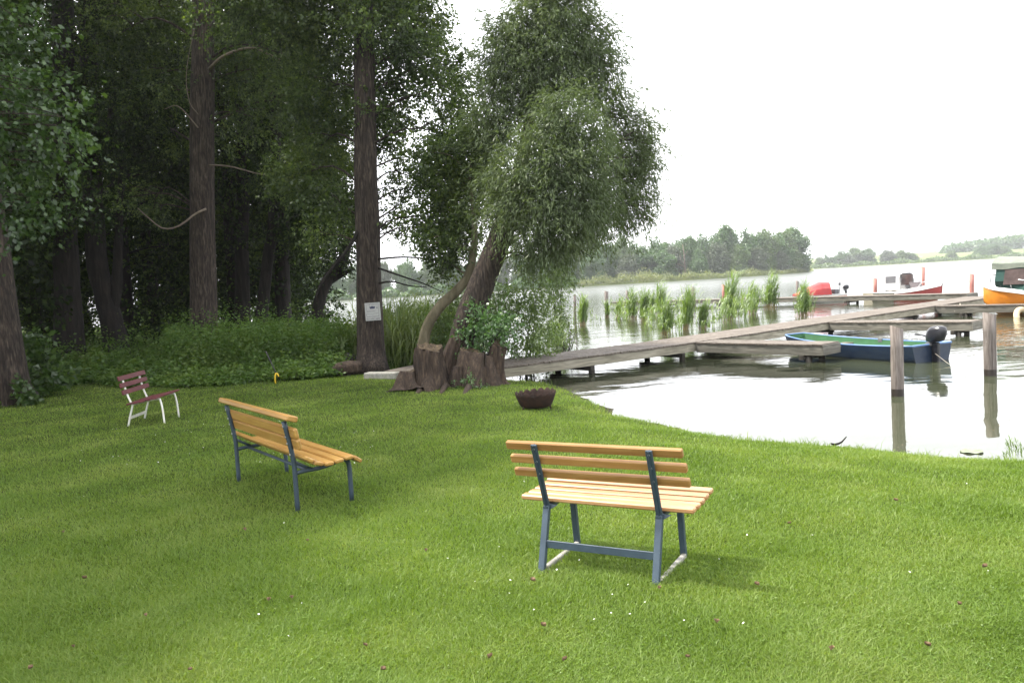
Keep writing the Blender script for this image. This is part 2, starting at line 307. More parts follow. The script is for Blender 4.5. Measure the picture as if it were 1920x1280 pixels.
class MB:
    """collects hard-surface pieces for ONE mesh"""
    def __init__(s): s.v = []; s.f = []; s.sm = []
    def add(s, vs, fs, smooth=False):
        k = len(s.v); s.v += [tuple(v) for v in vs]; s.f += [tuple(i + k for i in f) for f in fs]; s.sm += [smooth] * len(fs)
        return s
    def bar(s, p0, p1, w, h, up=(0, 0, 1), ch=.004):
        """bar from p0 to p1, w wide (sideways) and h high (along up), chamfered all along and at the ends"""
        p0, p1 = Vector(p0), Vector(p1); d = (p1 - p0); L = d.length; d.normalize()
        side = d.cross(Vector(up)); side.normalize(); u = side.cross(d)
        ch = min(ch, w * .3, h * .3)
        def prof(iw, ih, c):
            a, b = iw / 2, ih / 2
            return [(-a + c, -b), (a - c, -b), (a, -b + c), (a, b - c), (a - c, b), (-a + c, b), (-a, b - c), (-a, -b + c)]
        secs = [(0, ch * .9), (ch, 0), (L - ch, 0), (L, ch * .9)]
        vs = []
        for t, ins in secs:
            for a, b in prof(w - 2 * ins, h - 2 * ins, ch):
                vs.append(p0 + d * t + side * a + u * b)
        fs = []
        for k in range(3):
            for j in range(8):
                fs.append((k * 8 + j, k * 8 + (j + 1) % 8, k * 8 + 8 + (j + 1) % 8, k * 8 + 8 + j))
        fs.append(tuple(range(7, -1, -1))); fs.append(tuple(range(24, 32)))
        return s.add(vs, fs)
    def box(s, c, size, rz=0, ch=.004):
        c = Vector(c); d = Vector((math.cos(rz), math.sin(rz), 0)) * size[0] / 2
        return s.bar(c - d, c + d, size[1], size[2], ch=ch)
    def tube(s, pts, rad, n=10, caps=True, smooth=True, warp=None):
        pts = [Vector(p) for p in pts]
        if not hasattr(rad, '__len__'): rad = [rad] * len(pts)
        vs = []; ref = None
        for i, p in enumerate(pts):
            d = (pts[min(i + 1, len(pts) - 1)] - pts[max(i - 1, 0)]).normalized()
            if ref is None: ref = Vector((1, 0, 0)) if abs(d.x) < .8 else Vector((0, 1, 0))
            a = (ref - d * ref.dot(d)).normalized(); b = d.cross(a); ref = a
            for j in range(n):
                th = 2 * PI * j / n
                r = rad[i] * (warp(i / max(1, len(pts) - 1), th, p) if warp else 1)
                vs.append(p + (a * math.cos(th) + b * math.sin(th)) * r)
        fs = [(i * n + j, i * n + (j + 1) % n, (i + 1) * n + (j + 1) % n, (i + 1) * n + j) for i in range(len(pts) - 1) for j in range(n)]
        s.add(vs, fs, smooth)
        if caps:
            k = len(s.v) - len(vs)
            s.f.append(tuple(k + j for j in range(n - 1, -1, -1))); s.sm.append(False)
            k2 = k + (len(pts) - 1) * n
            s.f.append(tuple(k2 + j for j in range(n))); s.sm.append(False)
        return s
    def lathe(s, prof, n=24, c=(0, 0, 0), smooth=True):
        vs = []; c = Vector(c)
        for r, z in prof:
            for j in range(n):
                th = 2 * PI * j / n; vs.append(c + Vector((r * math.cos(th), r * math.sin(th), z)))
        fs = [(i * n + j, i * n + (j + 1) % n, (i + 1) * n + (j + 1) % n, (i + 1) * n + j) for i in range(len(prof) - 1) for j in range(n)]
        return s.add(vs, fs, smooth)
    def grid(s, rows, closed=False, smooth=True):
        m = len(rows[0]); vs = [v for r in rows for v in r]
        fs = [(i * m + j, i * m + (j + 1) % m, (i + 1) * m + (j + 1) % m, (i + 1) * m + j) for i in range(len(rows) - 1) for j in range(m if closed else m - 1)]
        return s.add(vs, fs, smooth)
    def build(s, name, mat, parent=None, off=None):
        vs = s.v if off is None else [(v[0] - off[0], v[1] - off[1], v[2] - off[2]) for v in s.v]
        me = bpy.data.meshes.new(name); me.from_pydata(vs, [], s.f)
        me.polygons.foreach_set('use_smooth', s.sm); me.update()
        return link(name, me, mat, parent)

def spline(pts, n):
    """Catmull-Rom through pts of any dimension"""
    P = [np.array(p, float) for p in pts]; P = [2 * P[0] - P[1]] + P + [2 * P[-1] - P[-2]]
    out = []
    k = len(P) - 3
    for i in range(n):
        t = i / (n - 1) * k; a = min(int(t), k - 1); t -= a
        p0, p1, p2, p3 = P[a:a + 4]
        out.append(.5 * (2 * p1 + (p2 - p0) * t + (2 * p0 - 5 * p1 + 4 * p2 - p3) * t * t + (3 * p1 - p0 - 3 * p2 + p3) * t ** 3))
    return out

def thing(name, label, cat, loc=(0, 0, 0), rz=0, group=None):
    o = bpy.data.objects.new(name, None); C.objects.link(o)
    o.empty_display_size = .2
    o.location = loc; o.rotation_euler = (0, 0, rz); o['label'] = label; o['category'] = cat
    if group: o['group'] = group
    return o
def tag(o, label=None, cat=None, group=None, kind=None):
    if label: o['label'] = label
    if cat: o['category'] = cat
    if group: o['group'] = group
    if kind: o['kind'] = kind
    return o
def copy_tree(o, parent=None):
    c = o.copy(); C.objects.link(c); c.parent = parent
    for ch in o.children: copy_tree(ch, c)
    return c

# ------------------------------------------------------------------ foliage
def leaf_quads(P, D, L, W, g, fold=.25, nrm=None):
    """diamond leaves: P bases (n,3), D directions (n,3), L lengths, W widths (n,)"""
    n = len(P)
    D = D / np.linalg.norm(D, axis=1, keepdims=True)
    A = g.normal(size=(n, 3)) if nrm is None else nrm * .55 + g.normal(size=(n, 3)) * .8
    S = np.cross(D, A); S /= np.linalg.norm(S, axis=1, keepdims=True) + 1e-9
    Nn = np.cross(S, D)
    L = L[:, None]; W = W[:, None]
    mid = P + D * L * .45 + Nn * L * fold * .25
    V = np.stack([P, mid - S * W * .5, P + D * L, mid + S * W * .5], 1).reshape(-1, 3)
    Fq = np.arange(4 * n).reshape(n, 4)
    return V, Fq

def twig_leaves(blobs, n_twig, per, leaf, g, twig=.45, droop=.25, flat=.5, hang=0.0, aspect=.6, shell=.55, upbias=True):
    """leaves along short twigs spread through ellipsoid blobs (x,y,z,rx,ry,rz)"""
    B = np.asarray(blobs, float)
    w = (B[:, 3] * B[:, 4] * B[:, 5]) ** (2 / 3); w /= w.sum()
    idx = g.choice(len(B), n_twig, p=w)
    d = g.normal(size=(n_twig, 3)); d /= np.linalg.norm(d, axis=1, keepdims=True)
    rr = g.random(n_twig) ** (shell * .8)
    # uneven outline: some directions reach further than others
    ph = B[idx, 0] * 3.1 + B[idx, 1] * 1.7
    lob = 1 + .30 * np.sin(d[:, 0] * 5 + ph) * np.sin(d[:, 2] * 6 + ph * 1.3) + .12 * g.normal(size=n_twig)
    C0 = B[idx, :3] + d * B[idx, 3:] * (rr * lob)[:, None]
    T = d + g.normal(size=(n_twig, 3)) * .5
    T[:, 2] -= droop
    T /= np.linalg.norm(T, axis=1, keepdims=True)
    tl = twig * (.5 + g.random(n_twig))
    k = g.random((n_twig, per))
    P = C0[:, None, :] + T[:, None, :] * (k * tl[:, None])[..., None]
    P[..., 2] -= hang * (k * tl[:, None]) ** 2
    P += g.normal(size=P.shape) * leaf * .45
    D = T[:, None, :] * .6 + g.normal(size=P.shape) * flat
    D[..., 2] -= droop * .8 + hang * .8
    P = P.reshape(-1, 3); D = D.reshape(-1, 3)
    m = len(P)
    L = leaf * (.6 + .7 * g.random(m)); W = L * aspect * (.8 + .4 * g.random(m))
    nrm = np.tile(np.array([[0, 0, 1.0]]), (m, 1)) if upbias else None
    return leaf_quads(P, D, L, W, g, nrm=nrm)

def bark_warp(seed, flare=0.0, lobes=5, rough=.05, fl_len=.12):
    def w(t, th, p):
        q = Vector((math.cos(th) * 1.6 + seed, math.sin(th) * 1.6, p.z * .55 + seed))
        k = 1 + rough * 1.5 * mnoise.noise(q) + rough * mnoise.noise(Vector((math.cos(th) * 5 + seed, math.sin(th) * 5, p.z * 1.3)))
        if flare:
            e = math.exp(-t / fl_len)
            k *= 1 + flare * e * (.55 + .45 * math.sin(lobes * th + seed * 3)) 
        return k
    return w

def limb(mb, a, b, r0, r1, g, sag=.12, n=7):
    a, b = Vector(a), Vector(b); L = (b - a).length
    m = (a + b) / 2 + Vector((g.normal() * .10 * L, g.normal() * .10 * L, sag * L + g.normal() * .05 * L))
    pts = spline([a, m, b], n)
    mb.tube([Vector(p) for p in pts], [r0 + (r1 - r0) * (i / (n - 1)) ** .8 for i in range(n)], n=6)
    return pts

def make_tree(name, label, cat, path, radii, blobs, leafm, barkm, n_leaf, leaf=.075, seed=1, flare=.5, lobes=5, group=None,
              droop=.25, hang=0.0, aspect=.6, twig=.45, per=12, limb_r=.35, shell=.55, sides=22, rings=26, label_ground=True, minlimb=.0, flat=.5):
    """path: world points of the trunk, base first. blobs: (x,y,z,rx,ry,rz)"""
    g = np.random.default_rng(seed)
    base = Vector(path[0])
    if label_ground: base.z = min(base.z, gz(base.x, base.y) - .08); path = [base] + list(path[1:])
    t = thing(name, label, cat, base, 0, group)
    pts = [Vector(p) for p in spline(path, rings)]
    rr = np.interp(np.linspace(0, 1, rings), np.linspace(0, 1, len(radii)), radii)
    # a denser base so that the root flare reads
    mb = MB(); mb.tube(pts, list(rr), n=sides, warp=bark_warp(seed * 1.37, flare, lobes), caps=True)
    for bl in blobs:
        c = Vector(bl[:3]); rb = (bl[3] + bl[4] + bl[5]) / 3
        # leave the trunk below the clump, never at the foot
        best = min(range(int(rings * minlimb) + 3, rings), key=lambda i: (pts[i] - c).length + max(0, pts[i].z - c.z + .3) * 1.5)
        r0 = max(.015, min(rr[best] * limb_r, .02 + rb * .026))
        q = limb(mb, pts[best], c, r0, .012, g)
        for k in range(3):
            d = Vector(g.normal(size=3)).normalized(); e = c + Vector((d.x * bl[3], d.y * bl[4], abs(d.z) * bl[5] * .8)) * .8
            limb(mb, q[4 + (k % 2)], e, r0 * .4, .006, g, n=5)
    mb.build('trunk', barkm, t, base)
    V, Fq = twig_leaves(blobs, max(1, n_leaf // per), per, leaf, g, twig=twig, droop=droop, hang=hang, aspect=aspect, shell=shell, flat=flat)
    link('crown', mesh_np('crown', V - np.array(base), [Fq]), leafm, t)
    return t

def pblobs(lst, Y, dy=1.0, seed=0, sq=1.0):
    """clumps given as (px, py, radius px[, depth offset]) at depth Y metres"""
    g = np.random.default_rng(seed); out = []
    for b in lst:
        yy = Y + (b[3] if len(b) > 3 else g.uniform(-dy, dy))
        c = atY(b[0], b[1], yy); r = b[2] / FPX * yy
        out.append((c.x, c.y, c.z, r, r * 1.05, r * sq))
    return out
def ppath(lst, Y, z0=None, lean=0.0):
    out = [atY(px, py, Y + lean * i) for i, (px, py) in enumerate(lst)]
    return out

exec_order = []
# ------------------------------------------------------------------ world and sun
w = bpy.data.worlds.new('World'); sc.world = w; w.use_nodes = True
wn, wl = w.node_tree.nodes, w.node_tree.links
wn.clear()
wo = wn.new('ShaderNodeOutputWorld'); bg = wn.new('ShaderNodeBackground'); bg.inputs['Strength'].default_value = .114
sky = wn.new('ShaderNodeTexSky'); sky.sky_type = 'NISHITA'; sky.sun_disc = False
sky.sun_elevation = math.radians(SUN_EL); sky.sun_rotation = math.radians(SUN_AZ)
sky.air_density = 1.0; sky.dust_density = 5.0; sky.ozone_density = 1.0
# thin bright cloud veils most of the blue
wtc = wn.new('ShaderNodeTexCoord'); wmp = wn.new('ShaderNodeMapping'); wmp.inputs['Scale'].default_value = (1, 1, 2.6)
wnz = wn.new('ShaderNodeTexNoise'); wnz.inputs['Scale'].default_value = 1.7; wnz.inputs['Detail'].default_value = 6
wr = ramp(wn, [(.25, (.66, .66, .66)), (.6, (.90, .90, .90))])
wmx = wn.new('ShaderNodeMix'); wmx.data_type = 'RGBA'; wmx.inputs['B'].default_value = (12.0, 12.15, 12.5, 1)
wl.new(wtc.outputs['Generated'], wmp.inputs[0]); wl.new(wmp.outputs[0], wnz.inputs['Vector']); wl.new(wnz.outputs['Fac'], wr.inputs[0])
wl.new(wr.outputs[0], wmx.inputs['Factor']); wl.new(sky.outputs[0], wmx.inputs['A'])
wl.new(wmx.outputs['Result'], bg.inputs['Color']); wl.new(bg.outputs[0], wo.inputs[0])

sl = bpy.data.lights.new('sun', 'SUN'); sl.energy = 4.3; sl.angle = math.radians(4.0); sl.color = (1, .955, .86)
so = bpy.data.objects.new('sun', sl); C.objects.link(so)
az, el = math.radians(SUN_AZ), math.radians(SUN_EL)
sd = Vector((math.sin(az) * math.cos(el), math.cos(az) * math.cos(el), math.sin(el)))
so.rotation_euler = sd.to_track_quat('Z', 'Y').to_euler()
so.location = sd * 60

vs_ = sc.view_settings
sc.display_settings.display_device = 'sRGB'
vs_.view_transform = 'Standard'; vs_.look = 'None'; vs_.gamma = 1.0; vs_.use_curve_mapping = False
vs_.exposure = 1.26
cy = sc.cycles
cy.max_bounces = 7; cy.diffuse_bounces = 3; cy.glossy_bounces = 3; cy.transmission_bounces = 4; cy.transparent_max_bounces = 6; cy.volume_bounces = 0
cy.caustics_reflective = False; cy.caustics_refractive = False
cy.sample_clamp_indirect = 8
cy.use_denoising = True

# ------------------------------------------------------------------ ground sheet and water
def axis(lo, hi, d0, d1, step, ext):
    a = np.arange(d0, d1, step)
    k = 1.22
    def out(s, e, st):
        r = []; x = s
        while (x - e) * np.sign(e - s) < 0:
            x += st * np.sign(e - s); st *= k; r.append(x)
        r[-1] = e
        return r
    return np.array(out(d0, lo, step)[::-1] + list(a) + out(a[-1], hi, step))
gx = axis(-2200, 2600, -13, 10, .16, 0); gy = axis(-2200, 2600, -1.0, 25, .16, 0)
GX, GY = np.meshgrid(gx, gy)
GZ = gz_np(GX.ravel(), GY.ravel())
nx, ny = len(gx), len(gy)
ii = (np.arange(ny - 1)[:, None] * nx + np.arange(nx - 1)[None]).ravel()
me = mesh_np('ground', np.stack([GX.ravel(), GY.ravel(), GZ], 1), [np.stack([ii, ii + 1, ii + nx + 1, ii + nx], 1)], True)
tag(link('ground', me, MT['ground']), kind='structure')
wv = MB(); wv.grid([[(-2190, -2190, WATER), (2590, -2190, WATER)], [(-2190, 2590, WATER), (2590, 2590, WATER)]], smooth=False)
tag(wv.build('water', MT['water']), kind='structure')

# ------------------------------------------------------------------ lawn blades
def lawn():
    g = np.random.default_rng(3)
    n = 900000
    # distance from the camera: fairly even over the picture
    u = g.random(n); d0, d1 = 3.3, 22.0
    d = 1 / (1 / d0 + u * (1 / d1 - 1 / d0)) 
    keep = g.random(n) < np.clip((d / 9) ** -.0, 0, 1)
    a = g.uniform(-.74, .70, n)
    x = d * a; y = d
    # the lawn goes on to either side of what the picture frames, and behind
    m = 330000
    ex = g.uniform(-9, 9.5, m); ey = g.uniform(.4, 12, m)
    out = (ex < -.735 * ey) | (ex > .695 * ey) | (ey < 3.3)
    ex, ey = ex[out], ey[out]
    x = np.concatenate([x, ex]); y = np.concatenate([y, ey]); d = np.concatenate([d, np.maximum(9.0, np.hypot(ex, ey))])
    n = len(x)
    s = sdf(x, y)
    ok = (s > -.04 + .16 * g.random(n)) & (x > -15)
    x, y, d, s = x[ok], y[ok], d[ok], s[ok]
    n = len(x)
    z = gz_np(x, y)
    patch = .5 + .5 * np.sin(x * 1.7 + 2.1 * np.sin(y * .9)) * np.sin(y * 1.9 + 1.3 * np.sin(x * 1.1))
    fine = .5 + .5 * np.sin(x * 6.1 + 2 * np.sin(y * 4.9)) * np.sin(y * 7.3 + 1.7 * np.sin(x * 3.7))
    h = (.019 + .018 * g.random(n) ** 2) * (.75 + .35 * patch + .35 * fine)
    tall = g.random(n) < .012
    h = np.where(tall, h * 2.0, h)
    edge = np.exp(-np.clip(s, 0, 9) / .25)
    h = h * (1 + 3.2 * edge * g.random(n) ** 2 * (.4 + fine))
    wd = (.0028 + .0020 * g.random(n)) * (d / 4.5) ** .62
    th = g.uniform(0, 2 * PI, n)
    # tufts lean together
    lt = 2.2 * np.sin(x * 2.9 + y * 1.3) + 1.7 * np.sin(y * 3.7 - x * 1.1)
    bd = np.where(g.random(n) < .2, lt + g.normal(size=n) * .9, g.uniform(0, 2 * PI, n))
    lean = h * (.4 + 1.1 * g.random(n))
    sx, sy = np.cos(th) * wd / 2, np.sin(th) * wd / 2
    bx, by = np.cos(bd) * lean, np.sin(bd) * lean
    V = np.empty((n, 5, 3))
    zr = z - .008
    V[:, 0] = np.stack([x - sx, y - sy, zr], 1); V[:, 1] = np.stack([x + sx, y + sy, zr], 1)
    V[:, 2] = np.stack([x - sx * .8 + bx * .35, y - sy * .8 + by * .35, z + h * .6], 1)
    V[:, 3] = np.stack([x + sx * .8 + bx * .35, y + sy * .8 + by * .35, z + h * .6], 1)
    V[:, 4] = np.stack([x + bx, y + by, z + h * .95], 1)
    k = np.arange(n)[:, None] * 5
    q = k + np.array([[0, 1, 3, 2]]); t = k + np.array([[2, 3, 4]])
    o = link('grass', mesh_np('grass', V.reshape(-1, 3), [q, t]), MT['grass'])
    tag(o, 'short green lawn grass sloping down to the lake shore', 'grass', kind='stuff')
lawn()
def clover():
    g = np.random.default_rng(8); n = 42000
    u = g.random(n); d = 1 / (1 / 3.4 + u * (1 / 11 - 1 / 3.4)); x = d * g.uniform(-.74, .70, n); y = d
    pt = np.sin(x * 1.3 + 2 * np.sin(y * 1.1)) * np.sin(y * 1.7 - 1.2 * np.sin(x * 2.1)) + .45 * np.sin(x * 4.7 + y * 3.1)
    ok = (sdf(x, y) > .25) & (g.random(n) < np.clip(pt * .5 + .3, .12, .6)); x, y = x[ok], y[ok]; n = len(x)
    c = np.stack([x, y, gz_np(x, y) + g.uniform(.012, .030, n)], 1)
    P = np.repeat(c, 3, 0); a = np.repeat(g.uniform(0, 2 * PI, n), 3) + np.tile([0, 2.1, 4.2], n)
    D = np.stack([np.cos(a), np.sin(a), .15 + .3 * g.normal(size=3 * n)], 1); L = np.repeat(g.uniform(.006, .012, n), 3)
    V, Fq = leaf_quads(P, D, L, L * .95, g, nrm=np.tile(np.array([[0, 0, 2.5]]), (3 * n, 1)))
    tag(link('clover', mesh_np('clover', V, [Fq]), MT['clover']), 'clover and small weeds mixed into the lawn in patches', 'clover', kind='stuff')
clover()

def daisies():
    g = np.random.default_rng(11); mb = MB()
    for i in range(165):
        if i < 130: p = at(g.uniform(140, 760), g.uniform(722, 880))
        elif i < 146: p = at(900 + 1000 * g.random() ** 1.5, g.uniform(880, 1180))
        elif i < 152: p = at(g.normal(1120, 110), g.normal(1120, 40))
        else: p = at(g.uniform(0, 1300), 900 + 340 * g.random() ** 2)
        if sdf(p.x, p.y)[0] < .3: continue
        z = gz(p.x, p.y) + g.uniform(.035, .06); r = g.uniform(.004, .0075)
        tx, ty = g.normal(size=2) * .3
        vs = [(p.x + r * math.cos(k * PI / 3), p.y + r * math.sin(k * PI / 3), z + r * (tx * math.cos(k * PI / 3) + ty * math.sin(k * PI / 3))) for k in range(6)]
        mb.add(vs + [(p.x, p.y, z + r * .5)], [(k, (k + 1) % 6, 6) for k in range(6)])
    tag(mb.build('clover_flowers', MT['petal']), 'tiny white flowers dotted through the lawn', 'flowers', kind='stuff')
daisies()

def dry_leaves():
    g = np.random.default_rng(5)
    spots = [(1847, 1077), (1800, 1150), (686, 1220), (720, 1272), (275, 1170), (140, 1235), (358, 1270), (548, 1130), (505, 1136), (578, 1025), (460, 1002), (800, 1047),
             (1237, 1118), (1420, 1112), (1680, 940), (1345, 1185), (1020, 1190), (1480, 990), (1000, 1100), (1560, 1230), (920, 1250), (1060, 1255), (1290, 1240), (160, 1095), (120, 1008), (60, 1275), (225, 860), (1740, 1220)]
    for i, (px, py) in enumerate(spots):
        p = at(px, py); z = gz(p.x, p.y) + g.uniform(.03, .05); L = g.uniform(.022, .036); a = g.uniform(0, 6.28)
        e = Vector((math.cos(a), math.sin(a), g.uniform(-.2, .2))); s = Vector((-math.sin(a), math.cos(a), g.uniform(-.2, .2)))
        mb = MB(); rows = []
        for t, wd in ((0, .05), (.25, .36), (.5, .44), (.75, .28), (1, .03)):
            cz = .35 * (t - .5) ** 2 + .02
            rows.append([tuple(e * L * (t - .5) + s * wd * L * q + Vector((0, 0, L * (cz + abs(q) * .5)))) for q in (-1, -.5, 0, .5, 1)])
        mb.grid(rows)
        o = mb.build('fallen_leaf', MT['dry_leaf']); o.location = (p.x, p.y, z)
        tag(o, 'small curled brown dry leaf fallen on the lawn', 'leaf', 'dry leaves scattered over the lawn')
dry_leaves()

# ------------------------------------------------------------------ bench by the water, square steel frame
def bench_square():
    rz = math.atan2(-.488, .873)
    b = thing('park_bench', 'larch slat bench with flat blue-grey steel frame seen from behind, nearest the camera', 'bench', (.45, 5.11, gz(.45, 5.11)), rz, 'wooden benches on the lawn')
    X = .39
    top, kink, foot = (-.02, .835), (.125, .40), (-.005, -.02)
    # the back rests lean away from the sitter: top further back than the kink
    def P(x, yz, off=0): return (x, yz[0] + off, yz[1])
    for s in (-1, 1):
        mb = MB(); mb.bar(P(s * X, (kink[0], kink[1] - .012)), P(s * X, top), .042, .016, up=(0, 1, 0), ch=.003)
        mb.bar(P(s * X, (.118, .40)), P(s * X, top, .0), .006, .034, up=(0, 1, 0), ch=.002)
        sup = mb.build('back_support', MT['steel_blue'], b)
        for k in range(3):
            f = (.93, .73, .53)[k]
            y = kink[0] + (top[0] - kink[0]) * f; z = kink[1] + (top[1] - kink[1]) * f
            bm = MB(); bm.lathe([(0.0001, -.006), (.0065, -.005), (.008, 0), (.0065, .004)], 10)
            o = bm.build('bolt', MT['bolt'], sup); o.location = (s * X, y - .011, z); o.rotation_euler = (PI / 2 + .3, 0, 0)
        MB().bar(P(s * X, (kink[0], kink[1])), P(s * X, foot), .044, .036, up=(0, 1, 0), ch=.003).build('rear_leg', MT['steel_blue'], b)
        MB().bar((s * X, .52, .395), (s * X, .565, -.02), .040, .036, up=(0, 1, 0), ch=.003).build('front_leg', MT['steel_blue'], b)
        MB().bar((s * X, .10, .385), (s * X, .565, .405), .040, .03, ch=.003).build('seat_bearer', MT['steel_blue'], b)
        m = MB(); m.add([(s * X + .018, .12, .37), (s * X + .075, .13, .405), (s * X + .018, .13, .405), (s * X + .018, .128, .37), (s * X + .075, .138, .405), (s * X + .018, .138, .405)],
                        [(0, 1, 2), (3, 5, 4), (0, 3, 4, 1), (1, 4, 5, 2), (2, 5, 3, 0)])
        m.build('bracket', MT['steel_blue'], b)
        MB().bar((s * X + .01, .05, -.006), (s * X + .01, .54, .004), .035, .05, ch=.006).build('foot_strip', MT['concrete'], b)
    MB().bar((-X + .015, .05, .163), (X - .015, .05, .163), .012, .05, ch=.002).build('stretcher', MT['steel_blue'], b)
    Ln = .60
    for i, f in enumerate((.935, .715, .495)):
        y = kink[0] + (top[0] - kink[0]) * f + .034; z = kink[1] + (top[1] - kink[1]) * f + .012
        sh = (-.012, 0, .006)[i]
        MB().bar((-Ln + sh, y, z), (Ln + sh, y, z), .034, .056, up=(0, -.32, 1), ch=.006).build('back_slat', MT['wood_fresh'], b)
    for i in range(5):
        y = .185 + i * .096; z = .428 + .018 * (i - 1.5) ** 2 * .12 + .003 * i
        MB().bar((-Ln, y, z), (Ln, y, z), .066, .034, up=(0, -.03, 1), ch=.008).build('seat_slat', MT['wood_seat'], b)
bench_square()

# ------------------------------------------------------------------ longer bench with a bent tube frame
def bench_tube():
    b = thing('park_bench', 'long honey yellow bench with blue tubular frame and wide curved seat, left of centre', 'bench', (-2.453, 7.854, gz(-2.45, 7.85)), -.95, 'wooden benches on the lawn')
    X = .822
    # side view (y forward, z up)
    seat = [(.06, .475), (.10, .425), (.20, .385), (.32, .395), (.43, .425), (.50, .42), (.545, .37)]
    for s in (-1, 1):
        x = s * X
        pts = spline([(x, .0, -.02), (x, .0, .22), (x, -.002, .42), (x, -.03, .62), (x, -.065, .80)], 14)
        rl = MB(); rl.tube(pts, .0215, 12); o = rl.build('rear_support', MT['steel_blue'], b)
        for z, y in ((.755, -.055), (.66, -.038), (.60, -.028), (.50, -.010)):
            m = MB(); m.lathe([(.0001, -.006), (.009, -.005), (.011, 0), (.009, .005)], 8)
            q = m.build('bolt', MT['bolt'], o); q.location = (x, y - .022, z); q.rotation_euler = (PI / 2, 0, 0)
        fl = MB(); fl.tube(spline([(x, .517, -.02), (x, .517, .20), (x, .515, .30), (x, .50, .355), (x, .46, .378), (x, .40, .372)], 16), .0215, 12); fl.build('front_leg', MT['steel_blue'], b)
        sb = MB(); sb.tube(spline([(x, .015, .33), (x, .10, .335), (x, .25, .338), (x, .40, .365), (x, .45, .375)], 12), .018, 10)
        sb.tube([(x, .01, .43), (x, .08, .385), (x, .16, .34)], .012, 8); sb.build('seat_bearer', MT['steel_blue'], b)
    MB().tube([(-X, .12, .335), (X, .12, .335)], .014, 10).build('cross_tube', MT['steel_blue'], b)
    Ln = X + .167
    # back: one flat top rail tipped back, then two boards close together
    MB().bar((-Ln, -.045, .835), (Ln, -.045, .835), .100, .052, up=(0, .30, 1), ch=.010).build('top_rail', MT['wood_yellow'], b)
    for z, y in ((.700, -.012), (.598, .008)):
        MB().bar((-Ln + .05, y, z), (Ln - .02, y, z), .038, .096, up=(0, -.2, 1), ch=.011).build('back_slat', MT['wood_yellow'], b)
    for (y, z, t) in ((.075, .462, -.75), (.165, .410, -.28), (.262, .392, .0), (.358, .402, .12), (.452, .415, .05), (.535, .385, -.85)):
        up = (0, t if y > .5 else -t * -1 if False else -t if y < .2 else -t, 1)
        if y > .5: up = (0, .75, 1)
        elif y < .1: up = (0, .75, 1)
        MB().bar((-Ln, y, z), (Ln, y, z), .086, .036, up=up, ch=.010).build('seat_slat', MT['wood_yellow'], b)
bench_tube()

# ------------------------------------------------------------------ small red bench
def bench_red():
    p = at(243, 798); 
    b = thing('park_bench', 'small maroon slat bench on thin white legs, standing by the wood edge', 'bench', (-6.13, 13.38, gz(-6.13, 13.38)), PI / 2 + .05, 'wooden benches on the lawn')
    # local x along the bench (away from the camera), y to the left: the sitter faces -y
    X = .33
    for s in (-1, 1):
        x = s * X
        MB().tube(spline([(x, .06, -.02), (x, .01, .16), (x, -.035, .30), (x, -.04, .34)], 10), .0155, 8).build('rear_leg', MT['white_paint'], b)
        MB().tube(spline([(x, -.03, .33), (x, .03, .50), (x, .085, .76)], 8), .0155, 8).build('back_support', MT['white_paint'], b)
        MB().tube(spline([(x, -.51, -.02), (x, -.50, .2), (x, -.475, .37), (x, -.43, .395), (x, -.2, .365), (x, -.04, .33)], 16), .0155, 8).build('front_leg', MT['white_paint'], b)
    MB().bar((-X, .035, .115), (X, .035, .115), .012, .045, ch=.002).build('stretcher', MT['white_paint'], b)
    Ln = .53
    for z, y in ((.765, .066), (.655, .045), (.545, .022)):
        MB().bar((-Ln, y, z), (Ln, y, z), .026, .075, up=(0, .22, 1), ch=.006).build('back_slat', MT['red_paint'], b)
    for i in range(5):
        y = -.06 - i * .097; z = (.362, .375, .39, .41, .425)[i]
        MB().bar((-Ln, y, z), (Ln, y, z), .086, .026, up=(0, .14, 1), ch=.006).build('seat_slat', MT['red_paint'], b)
bench_red()

# ------------------------------------------------------------------ fire bowl with a scalloped rim
def fire_bowl():
    p = at(1005, 757); d = p.y
    t = thing('fire_bowl', 'rusty iron fire bowl with a scalloped rim near the shore', 'fire bowl', (p.x, p.y, gz(p.x, p.y)))
    R = 39 / FPX * d; n = 120
    def rad(z): return R * (.70 + .30 * (z / .235) ** .8)
    prof_o = [(.0, .035), (.62, .04), (.74, .055), (.82, .10), (.90, .165), (.965, .22)]
    def rim(th): return .288 - .045 * (1 - abs(math.sin(th * 8.5 + .3))) ** 1.4
    rows = []
    for q, z in prof_o: rows.append([(R * q * math.cos(2 * PI * j / n), R * q * math.sin(2 * PI * j / n), z) for j in range(n)])
    def ring(rr, dz): return [(rr * math.cos(2 * PI * j / n), rr * math.sin(2 * PI * j / n), rim(2 * PI * j / n) + dz + .012 * math.sin(2 * PI * j / n * 2)) for j in range(n)]
    rows.append(ring(R, 0)); rows.append(ring(R * .982, .001))
    for q, z in reversed(prof_o): rows.append([(R * (q - .018 if q > .1 else 0) * math.cos(2 * PI * j / n), R * (q - .018 if q > .1 else 0) * math.sin(2 * PI * j / n), z + .006) for j in range(n)])
    mb = MB(); mb.grid(rows, closed=True, smooth=True); mb.build('bowl', MT['rust'], t)
    for k in range(3):
        a = k * 2 * PI / 3 - .45
        MB().tube([(R * .72 * math.cos(a), R * .72 * math.sin(a), .09), (R * .80 * math.cos(a), R * .80 * math.sin(a), -.02)], .014, 8).build('foot', MT['rust'], t)
    a0 = -PI / 2 - .35
    mb = MB(); mb.tube([(R * 1.0 * math.cos(a0 + i * .05), R * 1.0 * math.sin(a0 + i * .05), .235 - .012 * abs(i - 3)) for i in range(7)], .007, 6); mb.build('handle', MT['rust'], t)
fire_bowl()

